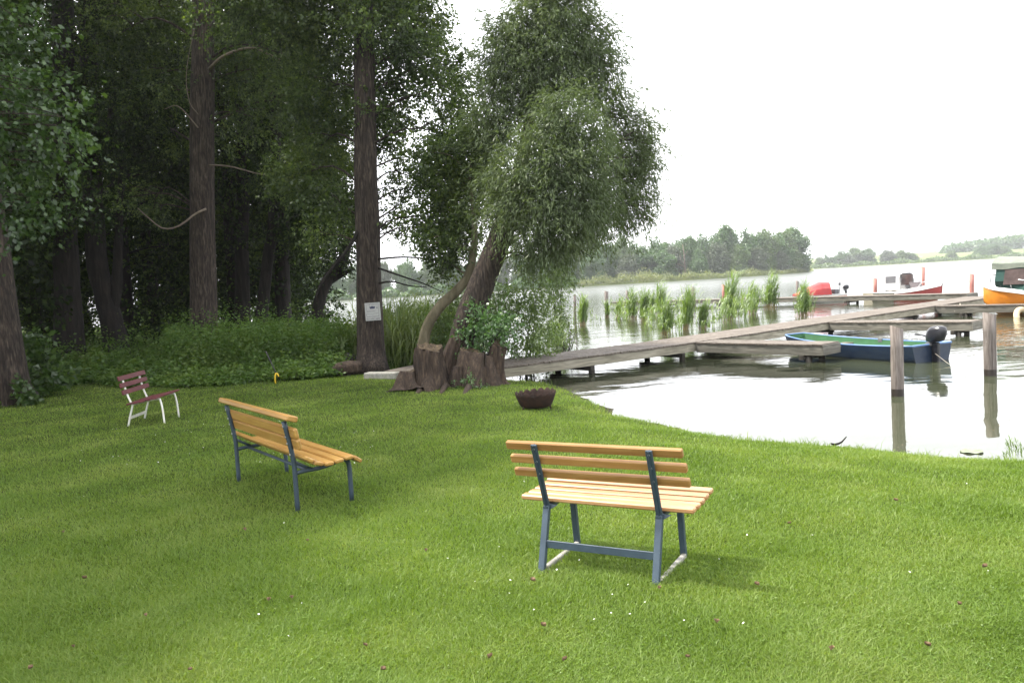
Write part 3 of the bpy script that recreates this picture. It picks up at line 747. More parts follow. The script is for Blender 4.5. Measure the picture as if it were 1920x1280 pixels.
# ------------------------------------------------------------------ jetties
def jetty(name, label, cat, pts, width, ztop, bents, group=None, fh=.20, pile_r=.075, beam='beam', plank=.145, over=.0):
    """pts: the edge nearest the camera; the deck lies to the left of the running direction"""
    A = Vector((pts[0][0], pts[0][1], WATER))
    t = thing(name, label, cat, A, 0, group)
    Pl = [Vector((p[0] - A.x, p[1] - A.y, 0)) for p in pts]
    zt = ztop - WATER
    dk = MB(); g = random.Random(len(label))
    dirs = []
    for si in range(len(Pl) - 1):
        a, b = Pl[si], Pl[si + 1]; L = (b - a).length; d = (b - a).normalized(); nrm = Vector((-d.y, d.x, 0)); dirs.append((a, d, nrm, L))
        x = .005
        while x < L - .01:
            wd = min(plank, L - x) - .008
            z = zt - .018 + si * .003 + g.uniform(-.003, .003)
            c = a + d * (x + wd / 2)
            e0, e1 = -.03 + g.uniform(-.012, .012), width + .03 + g.uniform(-.012, .012)
            dk.bar(c + nrm * e0 + Vector((0, 0, z)), c + nrm * e1 + Vector((0, 0, z)), wd, .036, ch=.004)
            x += plank
    dk.build('deck', MT['deck'], t)
    for (a, d, nrm, L) in dirs:
        for y in (.03, width - .03):
            o = MB().bar(a + nrm * y + Vector((0, 0, zt - .04 - fh / 2)), a + d * L + nrm * y + Vector((0, 0, zt - .04 - fh / 2)), .07, fh, ch=.006).build('edge_beam', MT[beam], t)
    a, d, nrm, L = dirs[-1]
    MB().bar(a + d * (L + .018) + nrm * -.01 + Vector((0, 0, zt - .03 - fh / 2)), a + d * (L + .018) + nrm * (width + .01) + Vector((0, 0, zt - .03 - fh / 2)), .035, fh * 1.05, ch=.005).build('end_board', MT[beam], t)
    for s in bents:
        k = 0; r = s
        while k < len(dirs) - 1 and r > dirs[k][3]: r -= dirs[k][3]; k += 1
        a, d, nrm, L = dirs[k]; c = a + d * r
        zb = zt - .04 - fh
        MB().bar(c + nrm * -.06 + Vector((0, 0, zb - .055)), c + nrm * (width + .06) + Vector((0, 0, zb - .055)), .11, .105, ch=.008).build('crossbeam', MT['pile'], t)
        for y in (.10, width - .10):
            if width < .9 and y > .2: y = width - .08
            pm = MB(); q = c + nrm * y + d * .105
            pm.tube([q + Vector((0, 0, -1.0)), q + Vector((0, 0, .2)), q + Vector((0, 0, zb + .03))], pile_r, 12)
            pm.build('pile', MT['pile'], t)
    return t

Bm, Cm = Vector((4.42, 20.95, 0)), Vector((21.6, 36.3, 0)); Am = Vector((-.75, 17.25, 0))
d1 = (Bm - Am).normalized(); d2 = (Cm - Bm).normalized()
n2 = Vector((d2.y, -d2.x, 0))       # towards the camera, square to the jetty
def along(px, py):
    p = at(px, py, WATER); p.z = 0
    s = (p - Bm).dot(d2)
    return (Bm - Am).length + s if s > 0 else (p - Am).dot(d1)
jetty('jetty', 'long main wooden jetty running from the stumps out across the lake', 'jetty', [Am, Bm, Cm], 1.45, .13,
      [along(1119, 702), along(1294, 677), along(1440, 655), along(1583, 628), along(1790, 600), 26.0])
# short planked landing behind the stumps, led to by a concrete kerb
jetty('landing_stage', 'low plank landing behind the stumps at the start of the jetty', 'landing', [(-2.92, 18.72), (-.95, 17.75)], 1.25, .09, [], fh=.12)
def finger(px, py, label, L=None, width=.8):
    e = at(px, py, .12); e.z = 0
    s = (e - Bm).dot(d2); S = Bm + d2 * s
    LL = (e - S).length
    S = S + n2 * .06
    # runs from the jetty towards the camera; deck lies on its left-hand (far) side
    return jetty('finger_pier', label, 'finger pier', [S, S + n2 * (LL - .06)], width, .125, [LL - .55] if LL < 4.2 else [LL * .45, LL - .5], 'finger piers off the main jetty', fh=.22, beam='beam_dark'), S
finger(1541, 646, 'nearest finger pier, in front of the blue rowing boat bow')
f2, S2 = finger(1822, 603, 'middle finger pier just behind the blue rowing boat')
p3 = at(1803, 573, .12); p3.z = 0
s3 = (p3 - Bm).dot(d2); S3 = Bm + d2 * s3 + n2 * .06
jetty('finger_pier', 'farthest finger pier, running beside the orange boat', 'finger pier', [S3, S3 + n2 * 5.2], .62, .125, [.9, 3.2, 4.8], 'finger piers off the main jetty', fh=.24, beam='beam_dark')
E_ = at(1145, 577, WATER); D_ = at(1793, 567, WATER)
df = (D_ - E_).normalized()
st0 = Vector((E_.x, E_.y, 0)); 
jetty('jetty', 'distant wooden jetty crossing behind the reeds with small motorboats moored', 'jetty', [(E_.x, E_.y), (E_.x + df.x * 25.5, E_.y + df.y * 25.5)], 1.1, .13,
      [1.0, 5.5, 10.0, (at(1578, 571, WATER) - E_).length, (D_ - E_).length, 25.0], fh=.22, beam='beam_dark')

# ------------------------------------------------------------------ posts in the water
def post(px, pyb, pyt, wpx, label, m='post', slant=.5, pxt=None, name='mooring_post', grp='mooring posts standing in the water', wet=True):
    b = at(px, pyb, WATER); tp = atY(pxt or px, pyt, b.y); r = wpx / 2 / FPX * b.y
    t = thing(name, label, 'post', b, 0, grp)
    mb = MB(); h = tp.z - b.z; sx = tp.x - b.x
    wf = bark_warp(px * .01, 0, rough=.035)
    n = 18; lv = [-.8, .12, h * .35, h * .7, h]
    if not wet: lv = [-.8, h * .5, h]
    vs = []
    for i, z in enumerate(lv):
        for j in range(n):
            th = 2 * PI * j / n; k = wf(z, th, Vector((0, 0, z)))
            x, y = r * k * math.cos(th), r * k * math.sin(th)
            zz = z - (slant * x * .8 if i == len(lv) - 1 else 0)
            vs.append((x + sx * max(0, z) / h, y, zz))
    fs = [(i * n + j, i * n + (j + 1) % n, (i + 1) * n + (j + 1) % n, (i + 1) * n + j) for i in range(1 if wet else 0, len(lv) - 1) for j in range(n)]
    fs.append(tuple((len(lv) - 1) * n + j for j in range(n)))
    k0 = n if wet else 0
    mb.add(vs[k0:], [tuple(i - k0 for i in f) for f in fs], False)
    mb.sm = [True] * (len(mb.f) - 1) + [False]
    mb.build('shaft', MT[m], t)
    if wet:
        m2 = MB(); m2.add(vs[:2 * n], [(j, (j + 1) % n, n + (j + 1) % n, n + j) for j in range(n)], True); m2.build('wet_foot', MT['post_wet'], t)
    return t
post(1683, 742, 614, 23, 'thick grey mooring post in front of the blue rowing boat', pxt=1681)
post(1857, 704, 588, 22, 'thick grey mooring post to the right of the rowing boat, by the cream ring', pxt=1855, slant=.35)
post(1078, 608, 553, 5, 'thin short post left of the first reed clump in the water', wet=False)
post(1137, 592, 546, 7, 'greyish post wrapped in reeds at the left end of the distant jetty', wet=False)
post(1176, 568, 545, 5, 'short post on the left part of the distant jetty', wet=False)
post(1302, 570, 538, 7, 'grey leaning post among the reeds in front of distant trees', wet=False, pxt=1299)
post(1357, 565, 534, 6, 'slim red-brown post left of the tallest reed clump', 'rust_post', wet=False)
post(1641, 560, 522, 7, 'red-brown post halfway between the two motorboats', 'rust_post', wet=False)
post(1731, 552, 501, 6, 'tall red post right behind the white cabin boat', 'rust_post', wet=False)
post(1822, 555, 514, 8, 'brown post between the white cabin boat and the orange boat', 'rust_post', wet=False)
post(1495, 560, 527, 5, 'small dark post at the left end of the red covered boat', wet=False)
# ------------------------------------------------------------------ stumps, slab, logs, small things by the shore
def stem(parent, path, radii, seed, flare=.5, lobes=4, rough=.19, n=40, rings=26, cap_tilt=(0, 0), hollow=0.0, name='stem', fl=.16):
    base = parent.location
    pts = [Vector(p) for p in spline(path, rings)]
    rr = np.interp(np.linspace(0, 1, rings), np.linspace(0, 1, len(radii)), radii)
    w0 = bark_warp(seed, flare, lobes, rough, fl)
    def wf(t, th, p):
        rid = 1 + .05 * math.sin(th * 17 + 3 * mnoise.noise(Vector((math.cos(th), p.z * 2.5, math.sin(th) + seed)))) + .07 * math.sin(th * 9 + seed + 2.5 * mnoise.noise(Vector((math.cos(th) * 2, math.sin(th) * 2, p.z * 1.2 + seed))))
        return w0(t, th, p) * rid
    mb = MB(); mb.tube(pts, list(rr), n=n, caps=False, warp=wf)
    k = len(mb.v) - n
    c = sum((Vector(v) for v in mb.v[k:]), Vector()) / n
    for j in range(n):      # ragged, tilted saw cut
        v = Vector(mb.v[k + j]); q = v - c
        z = v.z + q.x * cap_tilt[0] + q.y * cap_tilt[1] + .035 * mnoise.noise(v * 9)
        mb.v[k + j] = (v.x, v.y, z)
    ring = [Vector(v) for v in mb.v[k:]]
    c = sum(ring, Vector()) / n
    o = mb.build(name, MT['stump_bark'], parent, base)
    cp = MB(); rows = []
    for s in (1.0, .96, .8, .55, .3, .06):
        row = []
        for j in range(n):
            v = c + (ring[j] - c) * s; v.z += .03 * mnoise.noise(v * 14) * (1 if s < 1 else 0) - hollow * (1 - s) ** .7 + (.012 if s == .96 else 0)
            row.append(tuple(v))
        rows.append(row)
    cp.grid(rows, closed=True); cp.f.append(tuple(5 * n + j for j in range(n))); cp.sm.append(True)
    cp.build('cut_face', MT['cut_wood'], o, base)
    return o
def PX(px, py, Y): return atY(px, py, Y)
def stumps():
    b = at(850, 718); b.z = gz(b.x, b.y)
    t = thing('tree_stump', 'big cluster of sawn willow stumps with splayed roots at the shore', 'tree stump', b)
    stem(t, [PX(806, 728, 16.0), PX(806, 700, 16.0), PX(803, 675, 16.0), PX(806, 652, 16.0)], [.34, .29, .265, .245], 3.1, .5, 5, cap_tilt=(.12, .30), hollow=.05)
    stem(t, [PX(766, 734, 15.8), PX(764, 715, 15.85), PX(767, 697, 15.9)], [.25, .19, .14], 5.7, .9, 4, cap_tilt=(.5, .3), rings=18)
    stem(t, [PX(895, 726, 16.3), PX(895, 703, 16.3), PX(894, 682, 16.35), PX(897, 667, 16.4)], [.46, .39, .37, .36], 8.2, .45, 6, cap_tilt=(-.10, .62), hollow=.16)
    stem(t, [PX(858, 727, 16.1), PX(857, 708, 16.1), PX(861, 686, 16.15)], [.18, .14, .11], 21.5, .5, 4, cap_tilt=(.4, .4), rings=18)
    stem(t, [PX(922, 716, 16.6), PX(927, 690, 16.6), PX(931, 664, 16.6), PX(936, 645, 16.6)], [.27, .19, .165, .155], 11.9, .5, 5, cap_tilt=(-.35, .6))
    stem(t, [PX(842, 700, 16.8), PX(846, 668, 16.8), PX(858, 630, 16.8)], [.20, .17, .13], 15.3, .4, 4, cap_tilt=(.3, .3), rings=16)
    # splayed surface roots
    for i, (a, m, e, r) in enumerate((((770, 722), (752, 727), (738, 732), .10), ((835, 722), (828, 731), (818, 737), .07), ((930, 708), (950, 710), (962, 714), .10), ((880, 722), (872, 731), (868, 736), .07), ((790, 725), (782, 734), (770, 738), .06))):
        P3 = [at(*q) for q in (a, m, e)]
        for p in P3: p.z = gz(p.x, p.y)
        P3[0].z += .03; P3[1].z -= .01; P3[2].z -= .07
        mb = MB(); mb.tube([Vector(p) for p in spline(P3, 9)], list(np.linspace(r, r * .35, 9)), 12, warp=bark_warp(i * 3.3, 0, rough=.15)); mb.build('root', MT['stump_bark'], t, b)
stumps()

p = at(716, 705); 
t = thing('concrete_slab', 'pale concrete slab step at the foot of the sign tree', 'slab', (p.x, p.y, gz(p.x, p.y)), -.30)
MB().bar((-.38, 0, .06), (.40, 0, .05), .30, .15, ch=.018).build('slab', MT['concrete'], t)
p = at(652, 700)
t = thing('log', 'short brown split log lying left of the sign tree', 'log', (p.x, p.y, gz(p.x, p.y)), .15, 'logs at the foot of the sign tree')
mb = MB(); mb.tube([(-.33, 0, .13), (-.2, 0, .15), (.05, .02, .17), (.34, .03, .16)], [.11, .16, .175, .15], 22, warp=bark_warp(4.4, 0, rough=.13)); mb.build('log', MT['stump_bark'], t)
p = at(656, 690)
t = thing('log', 'dark round log end standing behind the split log', 'log', (p.x, p.y + .1, gz(p.x, p.y)), -1.2, 'logs at the foot of the sign tree')
mb = MB(); mb.tube([(-.25, 0, .30), (0, 0, .30), (.3, 0, .28)], [.15, .155, .15], 22, warp=bark_warp(7.4, 0, rough=.08)); mb.build('log', MT['bark_dark'], t)
p = at(340, 700); 
t = thing('tree_stump', 'low mossy sawn stump in the undergrowth beside the tall left trunk', 'tree stump', (p.x, p.y + 1, gz(p.x, p.y)))
b0 = t.location
stem(t, [(b0.x, b0.y, -.05), (b0.x, b0.y, .4), (b0.x + .02, b0.y, .98)], [.36, .29, .27], 33.3, .4, 5, cap_tilt=(.06, -.1))

# black shaft with a yellow grip leaning at the wood edge
p = at(517, 718)
t = thing('garden_tool', 'thin black pole with a yellow foot leaning at the undergrowth edge', 'tool', (p.x, p.y, gz(p.x, p.y)))
MB().tube([(.10, .0, .06), (-.02, .05, .30), (-.20, .12, .72)], .014, 8).build('shaft', MT['black'], t)
MB().tube(spline([(0, -.02, 0), (.0, -.02, .12), (.02, -.01, .22), (.06, .0, .20), (.075, 0, .15)], 14), .018, 10).build('grip', MT['yellow'], t)

p = at(1572, 836, -.26)
t = thing('driftwood', 'dark forked twig sticking up at the waterline', 'driftwood', (p.x, p.y, WATER))
mb = MB(); mb.tube(spline([(-.16, -.05, -.05), (-.06, 0, .05), (.03, 0, .08), (.10, 0, .15)], 8), list(np.linspace(.022, .006, 8)), 7)
mb.tube([(-.02, 0, .06), (-.09, 0, .075)], .012, 6); mb.build('twig', MT['bark_dark'], t)

p = at(1822, 847, WATER)
mb = MB(); n = 26; r = .12
mb.add([(0, 0, .01)] + [(r * math.cos(2 * PI * (j + .6) / n) * (1 + .05 * math.sin(j)), r * math.sin(2 * PI * (j + .6) / n), .012 + .006 * math.sin(j * 1.3)) for j in range(n)], [(0, j + 1, j + 2) for j in range(n - 1)])
mb.add([(0, 0, .004)] + [(r * math.cos(2 * PI * (j + .6) / n) * (1 + .05 * math.sin(j)), r * math.sin(2 * PI * (j + .6) / n), .004) for j in range(n)], [(0, j + 2, j + 1) for j in range(n - 1)])
o = mb.build('lily_pad', MT['lily']); o.location = p; tag(o, 'single round lily pad floating close to the bank', 'lily pad')

def floating_bits():
    g = np.random.default_rng(91); n = 2600
    px = np.where(g.random(n) < .6, g.normal(1150, 110, n), g.uniform(1000, 1900, n)); py = np.where(px < 1350, g.normal(718, 16, n), g.uniform(740, 870, n))
    P = np.array([at(a, b, WATER + .005) for a, b in zip(px, py)]); s = sdf(P[:, 0], P[:, 1])
    P = P[(s < -.02) & (g.random(n) < np.where(s > -.5, 1, .35 + .65 * (py < 745)))]; m = len(P)
    a = g.uniform(0, 2 * PI, m); D = np.stack([np.cos(a), np.sin(a), 0 * a], 1); L = .008 + .03 * g.random(m) ** 3
    V, Fq = leaf_quads(P, D, L, L * g.uniform(.3, .9, m), g, fold=0, nrm=np.tile(np.array([[0, 0, 60.]]), (m, 1)))
    V[:, 2] = WATER + .005
    tag(link('floating_debris', mesh_np('floating_debris', V, [Fq]), MT['dry_leaf']), 'specks of leaf and weed floating in the sheltered corner by the bank', 'debris', kind='stuff')
floating_bits()

# ------------------------------------------------------------------ trees at the edge of the wood
TREES = {}
def trunk_r(px_w, Y): return px_w / 2 / FPX * Y
# 1: the alder at the left edge of the picture (crown far above the frame)
g0 = np.random.default_rng(21)
bl = [(x, y, z, r, r, r * .8) for x, y, z, r in [(-12.6, 16.5, 9.5, 1.8), (-11, 14.6, 10.5, 1.7), (-9.6, 16.5, 11, 1.8), (-12.2, 18.5, 11, 1.9), (-10.5, 17.5, 13, 2.0), (-8.4, 14.8, 12, 1.5), (-9, 18.5, 12.6, 1.7), (-12, 14.3, 12.2, 1.8), (-10.4, 16, 14.8, 1.9)]]
make_tree('alder_tree', 'thick alder trunk with flared roots at the left edge of the lawn', 'tree', [at(14, 757), atY(8, 700, 17.0), atY(-8, 560, 17), atY(-24, 420, 17.1), atY(-48, 250, 17.2), atY(-60, -60, 17.2), atY(-55, -260, 17)],
          [.46, .40, .36, .33, .28, .2], bl, MT['leaf_alder'], MT['bark'], 22000, leaf=.10, seed=2, flare=.75, lobes=5, limb_r=.4)
# a tree standing just left of the frame; its branch hangs into the picture
bl = pblobs([(15, 130, 55), (60, 225, 42), (30, 310, 50), (105, 235, 34), (75, 380, 30), (5, 400, 45), (115, 310, 26), (-40, 200, 70), (-40, 60, 70), (130, 270, 20), (40, 50, 40), (90, 170, 24)], 10.3, .5, 4, .85)
shade = [(-3.5, 6.4, .95), (-3.4, 7.6, 1.0), (-4.4, 8.0, 1.2), (-2.4, 8.3, .9), (-4.6, 10, 1.3), (-3.0, 11, 1.2), (-1.7, 9.6, .8), (-1.9, 7.4, .6), (-3.9, 5.3, .8), (-3.6, 4.2, .5), (-1.3, 8.4, .6), (-5.4, 7.4, 1.2), (-5.6, 9.2, 1.2), (-6.5, 11.5, 1.4), (-4.6, 12.6, 1.3), (-3.4, 9.3, .9), (-1.6, 11.4, .8)]
bl += [(x - 12.5 * sun_dx, y - 12.5 * sun_dy, 12.5 + (i % 3) * .4, r, r, r * .7) for i, (x, y, r) in enumerate(shade)]  # unseen crown clumps, added up-sun to throw shade on the left lawn
bl += [(-10.5, 8.2, 6.6, 1.6, 1.6, 1.2), (-8.8, 9.2, 8.2, 1.5, 1.5, 1.1), (-11, 9.5, 8.5, 1.8, 1.8, 1.2), (-8.6, 6.6, 7.6, 1.3, 1.3, 1.0), (-9.4, 7.6, 9.6, 1.7, 1.7, 1.2), (-7.6, 5.2, 7.2, 1.0, 1.0, .7), (-10.2, 6.0, 8.0, 1.6, 1.6, 1.0)]
make_tree('alder_tree', 'broad-leaved branches hanging into the picture at the upper left edge', 'tree', [Vector((-10.6, 8.8, -.05)), Vector((-10.4, 8.9, 4)), Vector((-10.2, 8.8, 8)), Vector((-10.4, 8.8, 13))], [.34, .28, .2, .08],
          bl, MT['leaf_near'], MT['bark'], 190000, leaf=.075, seed=5, aspect=.68, limb_r=.4, droop=.35)
# 2: tall trunk between the red bench and the yellow bench
Y2 = 24.0
bl = pblobs([(300, 20, 90), (230, 60, 80), (420, 60, 80), (470, 130, 70), (330, -60, 90), (450, -40, 90), (520, 40, 80), (560, 110, 60), (255, 150, 60), (320, 170, 45), (480, 220, 50), (340, 265, 40), (240, 370, 30), (285, 380, 28), (410, 255, 40), (300, 395, 22), (540, 190, 50)], Y2 + 1.3, 1.2, 6, .8)
bl += [(-9.5 + i * .9, 24 + (-1) ** i, 13.5 + i % 3, 1.7, 1.7, 1.4) for i in range(-3, 4)]
t2 = make_tree('alder_tree', 'tall straight furrowed trunk behind the yellow bench, bare pale branch low on its left', 'tree', [atY(388, 704, Y2), atY(383, 640, Y2), atY(379, 400, Y2), atY(380, 200, Y2), atY(382, 0, Y2), atY(384, -220, Y2)],
          [.47, .385, .335, .325, .30, .18], bl, MT['leaf_alder'], MT['bark'], 100000, leaf=.09, seed=8, flare=.45, limb_r=.22)
def bare(parent, px, Y, r, name='dead_branch', m='dead_wood', n=14):
    pts = [Vector(q) for q in spline([atY(*(q if len(q) == 3 else (*q, Y))) for q in px], n)]
    mb = MB(); mb.tube(pts, list(np.linspace(r, r * .3, n)), 7); mb.build(name, MT[m], parent, parent.location)
bare(t2, [(386, 392, 23.7), (365, 402, 23.5), (335, 424, 23.4), (305, 428, 23.4), (278, 408, 23.4), (258, 390, 23.4)], Y2, .034)
bare(t2, [(392, 130, 23.8), (420, 105, 23.5), (470, 90, 23.4), (510, 105, 23.3), (525, 112, 23.3)], Y2, .05)
bare(t2, [(392, 310, 23.8), (430, 312, 23.6), (480, 325, 23.5), (510, 330, 23.4)], Y2, .028)
bare(t2, [(372, 215, 23.7), (355, 190, 23.5), (350, 130, 23.4), (372, 20, 23.6)], Y2, .016)
bare(t2, [(372, 240, 23.7), (335, 200, 23.5), (308, 205, 23.4)], Y2, .02)
# 3: the tree with the notice
Y3 = 20.2
bl = pblobs([(760, 40, 70), (800, 110, 55), (730, 130, 60), (620, 60, 80), (600, 170, 70), (745, 215, 42), (640, 215, 50), (600, 275, 60), (820, 175, 38), (850, 135, 32), (620, 385, 45), (790, 405, 30), (700, 30, 70), (640, -40, 80), (740, -60, 80),
              (720, 255, 38), (840, 250, 38), (860, 205, 26), (600, 440, 30), (560, 330, 50), (700, 205, 40), (885, 165, 24), (790, 60, 40), (745, 385, 22), (765, 330, 24), (800, 350, 26), (745, 300, 18), (725, 350, 16), (770, 440, 20), (830, 430, 22), (730, 420, 14)], Y3 + .7, 1.1, 9, .8)
bl += [(-4.2, 20, 10.5, 1.8, 1.8, 1.3), (-2.4, 20.6, 10, 1.5, 1.5, 1.2), (-3.6, 20.4, 12.4, 1.9, 1.9, 1.4), (-5.5, 20.6, 9.4, 1.6, 1.6, 1.2)]
t3 = make_tree('alder_tree', 'tall alder trunk carrying the white notice, in front of the lake gap', 'tree', [at(698, 694), atY(695, 640, Y3), atY(690, 450, Y3), atY(685, 300, Y3), atY(684, 100, Y3), atY(682, -80, Y3), atY(684, -260, Y3)],
          [.36, .305, .285, .27, .25, .17, .1], bl, MT['leaf_alder'], MT['bark'], 170000, leaf=.085, seed=12, flare=.42, limb_r=.3)
for i, br in enumerate(([(702, 500, 20.1), (760, 520, 19.8), (790, 530, 19.6), (832, 548, 19.4)], [(705, 486, 20.1), (760, 482, 19.8), (815, 488, 19.5), (850, 500, 19.3)], [(706, 532, 20.1), (735, 528, 19.9), (770, 536, 19.8), (800, 538, 19.8)],
                        [(680, 420, 20.1), (650, 470, 19.9), (610, 520, 19.8), (590, 560, 19.8)])):
    bare(t3, br, Y3, .028 if i < 3 else .05, m='bark_dark')
# 4: the willow leaning out over the water
Y4 = 17.1
front = [(1062, 215, 48, 16.2), (1020, 262, 44, 16.3), (1092, 270, 46, 16.1), (1050, 320, 52, 16.1), (985, 330, 46, 16.4), (1105, 335, 40, 16.3), (1020, 385, 48, 16.2), (1080, 390, 46, 16.2), (958, 390, 36, 16.5), (1000, 440, 36, 16.4), (1060, 440, 36, 16.4), (950, 320, 30, 16.6), (1110, 385, 28, 16.4), (1040, 470, 22, 16.6)]
top = [(1030, 20, 56, 17.6), (1075, 60, 50, 17.5), (985, 60, 50, 17.6), (945, 95, 38, 17.5), (1110, 105, 40, 17.6), (1040, 120, 52, 17.4), (985, 140, 46, 17.5), (1095, 165, 34, 17.8), (940, 165, 26, 17.4), (1050, -40, 60, 17.6), (955, 205, 42, 17.5), (915, 215, 26, 17.3), (930, 260, 26, 17.4), (925, 130, 30, 17.5), (1130, 130, 26, 17.6), (1010, 190, 40, 17.8), (1120, 60, 24, 17.6), (930, 50, 26, 17.6)]
back = [(1160, 225, 36, 18.4), (1185, 285, 36, 18.5), (1150, 300, 34, 18.4), (1160, 360, 38, 18.4), (1140, 180, 30, 18.2), (1205, 265, 22, 18.6), (1130, 410, 30, 18.0), (1195, 350, 28, 18.5), (1180, 400, 24, 18.4), (1212, 310, 20, 18.4), (1225, 270, 12, 18.4), (1200, 230, 22, 18.4), (1205, 395, 16, 18.5)]
low = [(930, 385, 26, 17.6), (985, 475, 20, 17.8), (1015, 480, 20, 17.9), (920, 340, 24, 17.2), (1100, 430, 20, 17.4), (915, 425, 16, 17.8)]
bl = pblobs([(a, b, c, d - Y4) for a, b, c, d in front + top + back + low], Y4, 0, 3, .92)
t4 = make_tree('willow_tree', 'grey-green willow leaning out over the water behind the stumps', 'tree', [atY(858, 690, Y4), atY(872, 620, Y4), atY(905, 530, Y4), atY(940, 440, Y4), atY(968, 350, Y4 + .2), atY(990, 240, Y4 + .4), atY(1005, 110, Y4 + .5), atY(1015, 20, Y4 + .5)],
          [.32, .28, .265, .24, .17, .11, .06, .03], bl, MT['leaf_willow'], MT['bark'], 140000, leaf=.105, seed=14, flare=.2, aspect=.20, droop=.18, hang=.5, twig=.5, per=18, flat=.35, limb_r=.4, shell=.8)
bare(t4, [(1000, 430, 17), (1040, 450, 16.9), (1080, 465, 16.8), (1112, 484, 16.7)], Y4, .025, name='twig_branch', m='bark_dark')
# 5: the slender pale trunk leaning beside it
Y5 = 19.0
bl = pblobs([(835, 330, 42), (880, 285, 38), (850, 400, 42), (815, 455, 24), (800, 285, 24), (905, 340, 36), (900, 250, 32), (858, 450, 26), (838, 490, 18)], Y5, .7, 7, .75)
make_tree('leaning_tree', 'slender pale mossy trunk leaning right between notice tree and willow', 'tree', [atY(785, 672, Y5), atY(797, 625, Y5), atY(822, 578, Y5), atY(858, 543, Y5), atY(880, 510, Y5), atY(890, 440, Y5), atY(880, 330, Y5)],
          [.15, .125, .12, .11, .095, .07, .03], bl, MT['leaf_alder'], MT['bark_pale'], 30000, leaf=.08, seed=17, flare=.25, limb_r=.4)
# trunks inside the wood
def inner(path, Y, wpx, label, blobs, seed, extra=None, n=16000, flare=.4):
    r = trunk_r(wpx, Y)
    b = atY(*path[0], Y); b.z = -.05
    pts = [b] + [atY(*q, Y) for q in path[1:]]
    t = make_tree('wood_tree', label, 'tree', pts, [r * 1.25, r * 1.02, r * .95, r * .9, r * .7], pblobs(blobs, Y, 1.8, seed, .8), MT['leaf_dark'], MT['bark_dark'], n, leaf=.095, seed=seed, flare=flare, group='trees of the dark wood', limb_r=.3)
    if extra: bare(t, extra, Y, r * .75, name='second_stem', m='bark_dark')
    return t
inner([(132, 690), (130, 600), (124, 500), (120, 350), (118, -150)], 25.5, 46, 'broad black trunk inside the wood at far left, left of the leaning forked one', [(120, 200, 90), (60, 300, 80), (180, 300, 70), (130, 60, 100), (40, 130, 100), (200, 180, 80), (150, 380, 60), (60, 420, 60), (100, -60, 120)], 31, n=26000)
inner([(222, 690), (213, 620), (196, 545), (178, 440), (160, -100)], 26.5, 40, 'dark forked trunk leaning left inside the wood behind the red bench', [(200, 230, 80), (270, 280, 80), (240, 120, 90), (300, 210, 70), (160, 420, 50), (260, 400, 60), (330, 330, 50), (200, 20, 110), (300, 80, 80)], 32, extra=[(205, 590), (218, 540), (222, 470), (228, 300)], n=24000)
inner([(455, 660), (455, 560), (453, 450), (455, 330), (450, -100)], 29, 26, 'slim dark trunk inside the wood just right of the tall left trunk', [(450, 250, 60), (430, 330, 60), (490, 380, 45), (440, 150, 80), (500, 260, 60), (420, 420, 40), (470, 60, 90)], 33, n=18000)
inner([(483, 655), (492, 580), (503, 480), (514, 380), (525, -100)], 28, 22, 'slim dark trunk leaning right inside the wood, between two upright ones', [(520, 320, 50), (550, 250, 60), (560, 380, 40), (510, 160, 70), (580, 330, 45), (540, 90, 80)], 34, n=18000)
inner([(532, 640), (530, 560), (528, 470), (530, 360), (535, -100)], 30, 28, 'upright dark trunk inside the wood, third right of the tall left trunk', [(570, 420, 40), (540, 330, 60), (590, 390, 45), (610, 300, 50), (560, 210, 70), (620, 460, 40), (600, 150, 80), (600, 480, 30), (640, 420, 30)], 35, n=20000)
inner([(590, 640), (597, 580), (612, 530), (645, 480), (660, 400)], 27, 22, 'crooked dark trunk leaning right behind the notice tree', [(640, 440, 36), (660, 400, 30), (610, 400, 40), (650, 350, 30), (600, 340, 45), (640, 490, 24), (560, 440, 40)], 36, n=15000, extra=[(612, 530), (640, 515), (662, 505)])

# deeper trees nobody could tell apart: copies of three kinds
def fill_proto(k):
    g = np.random.default_rng(60 + k)
    bl = []
    for i in range(34):
        z = g.uniform(1.6, 17); R = 3.2 * math.sin(min(1, (z + 1) / 9) * PI / 2) * (1 if z < 12 else (18.5 - z) / 6.5)
        a = g.uniform(0, 2 * PI); q = R * g.random() ** .5
        bl.append((q * math.cos(a), q * math.sin(a), z, 1.25, 1.25, .9))
    return make_tree('wood_tree', 'dense dark leafy tree deep inside the wood', 'tree', [Vector((0, 0, -.1)), Vector((.2 * k, .1, 4)), Vector((.1, -.2 * k, 9)), Vector((0, 0, 16))], [.30, .25, .18, .05], bl,
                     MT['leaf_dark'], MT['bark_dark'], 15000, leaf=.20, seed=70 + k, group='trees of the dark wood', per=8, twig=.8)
protos = [fill_proto(k) for k in range(3)]
spots = []
gg = random.Random(4)
for Y in (31, 35, 39.5, 45, 52):
    xr = -.19 * Y - 3.6
    x = xr
    while x > -.66 * Y - 6:
        spots.append((x + gg.uniform(-.8, .8), Y + gg.uniform(-1.4, 1.4))); x -= 4.3
for x, y in ((-15.5, 20.5), (-16, 25), (-19, 23), (-21, 28), (-14.5, 13.5), (-17, 17)): spots.append((x, y))
used = [False] * 3
for i, (x, y) in enumerate(spots):
    k = i % 3
    if not used[k]: o = protos[k]; used[k] = True
    else: o = copy_tree(protos[k])
    o.location = (x, y, -.05); o.rotation_euler = (0, 0, gg.uniform(0, 6.28)); s = gg.uniform(.82, 1.12); o.scale = (s, s, s * gg.uniform(.9, 1.1))

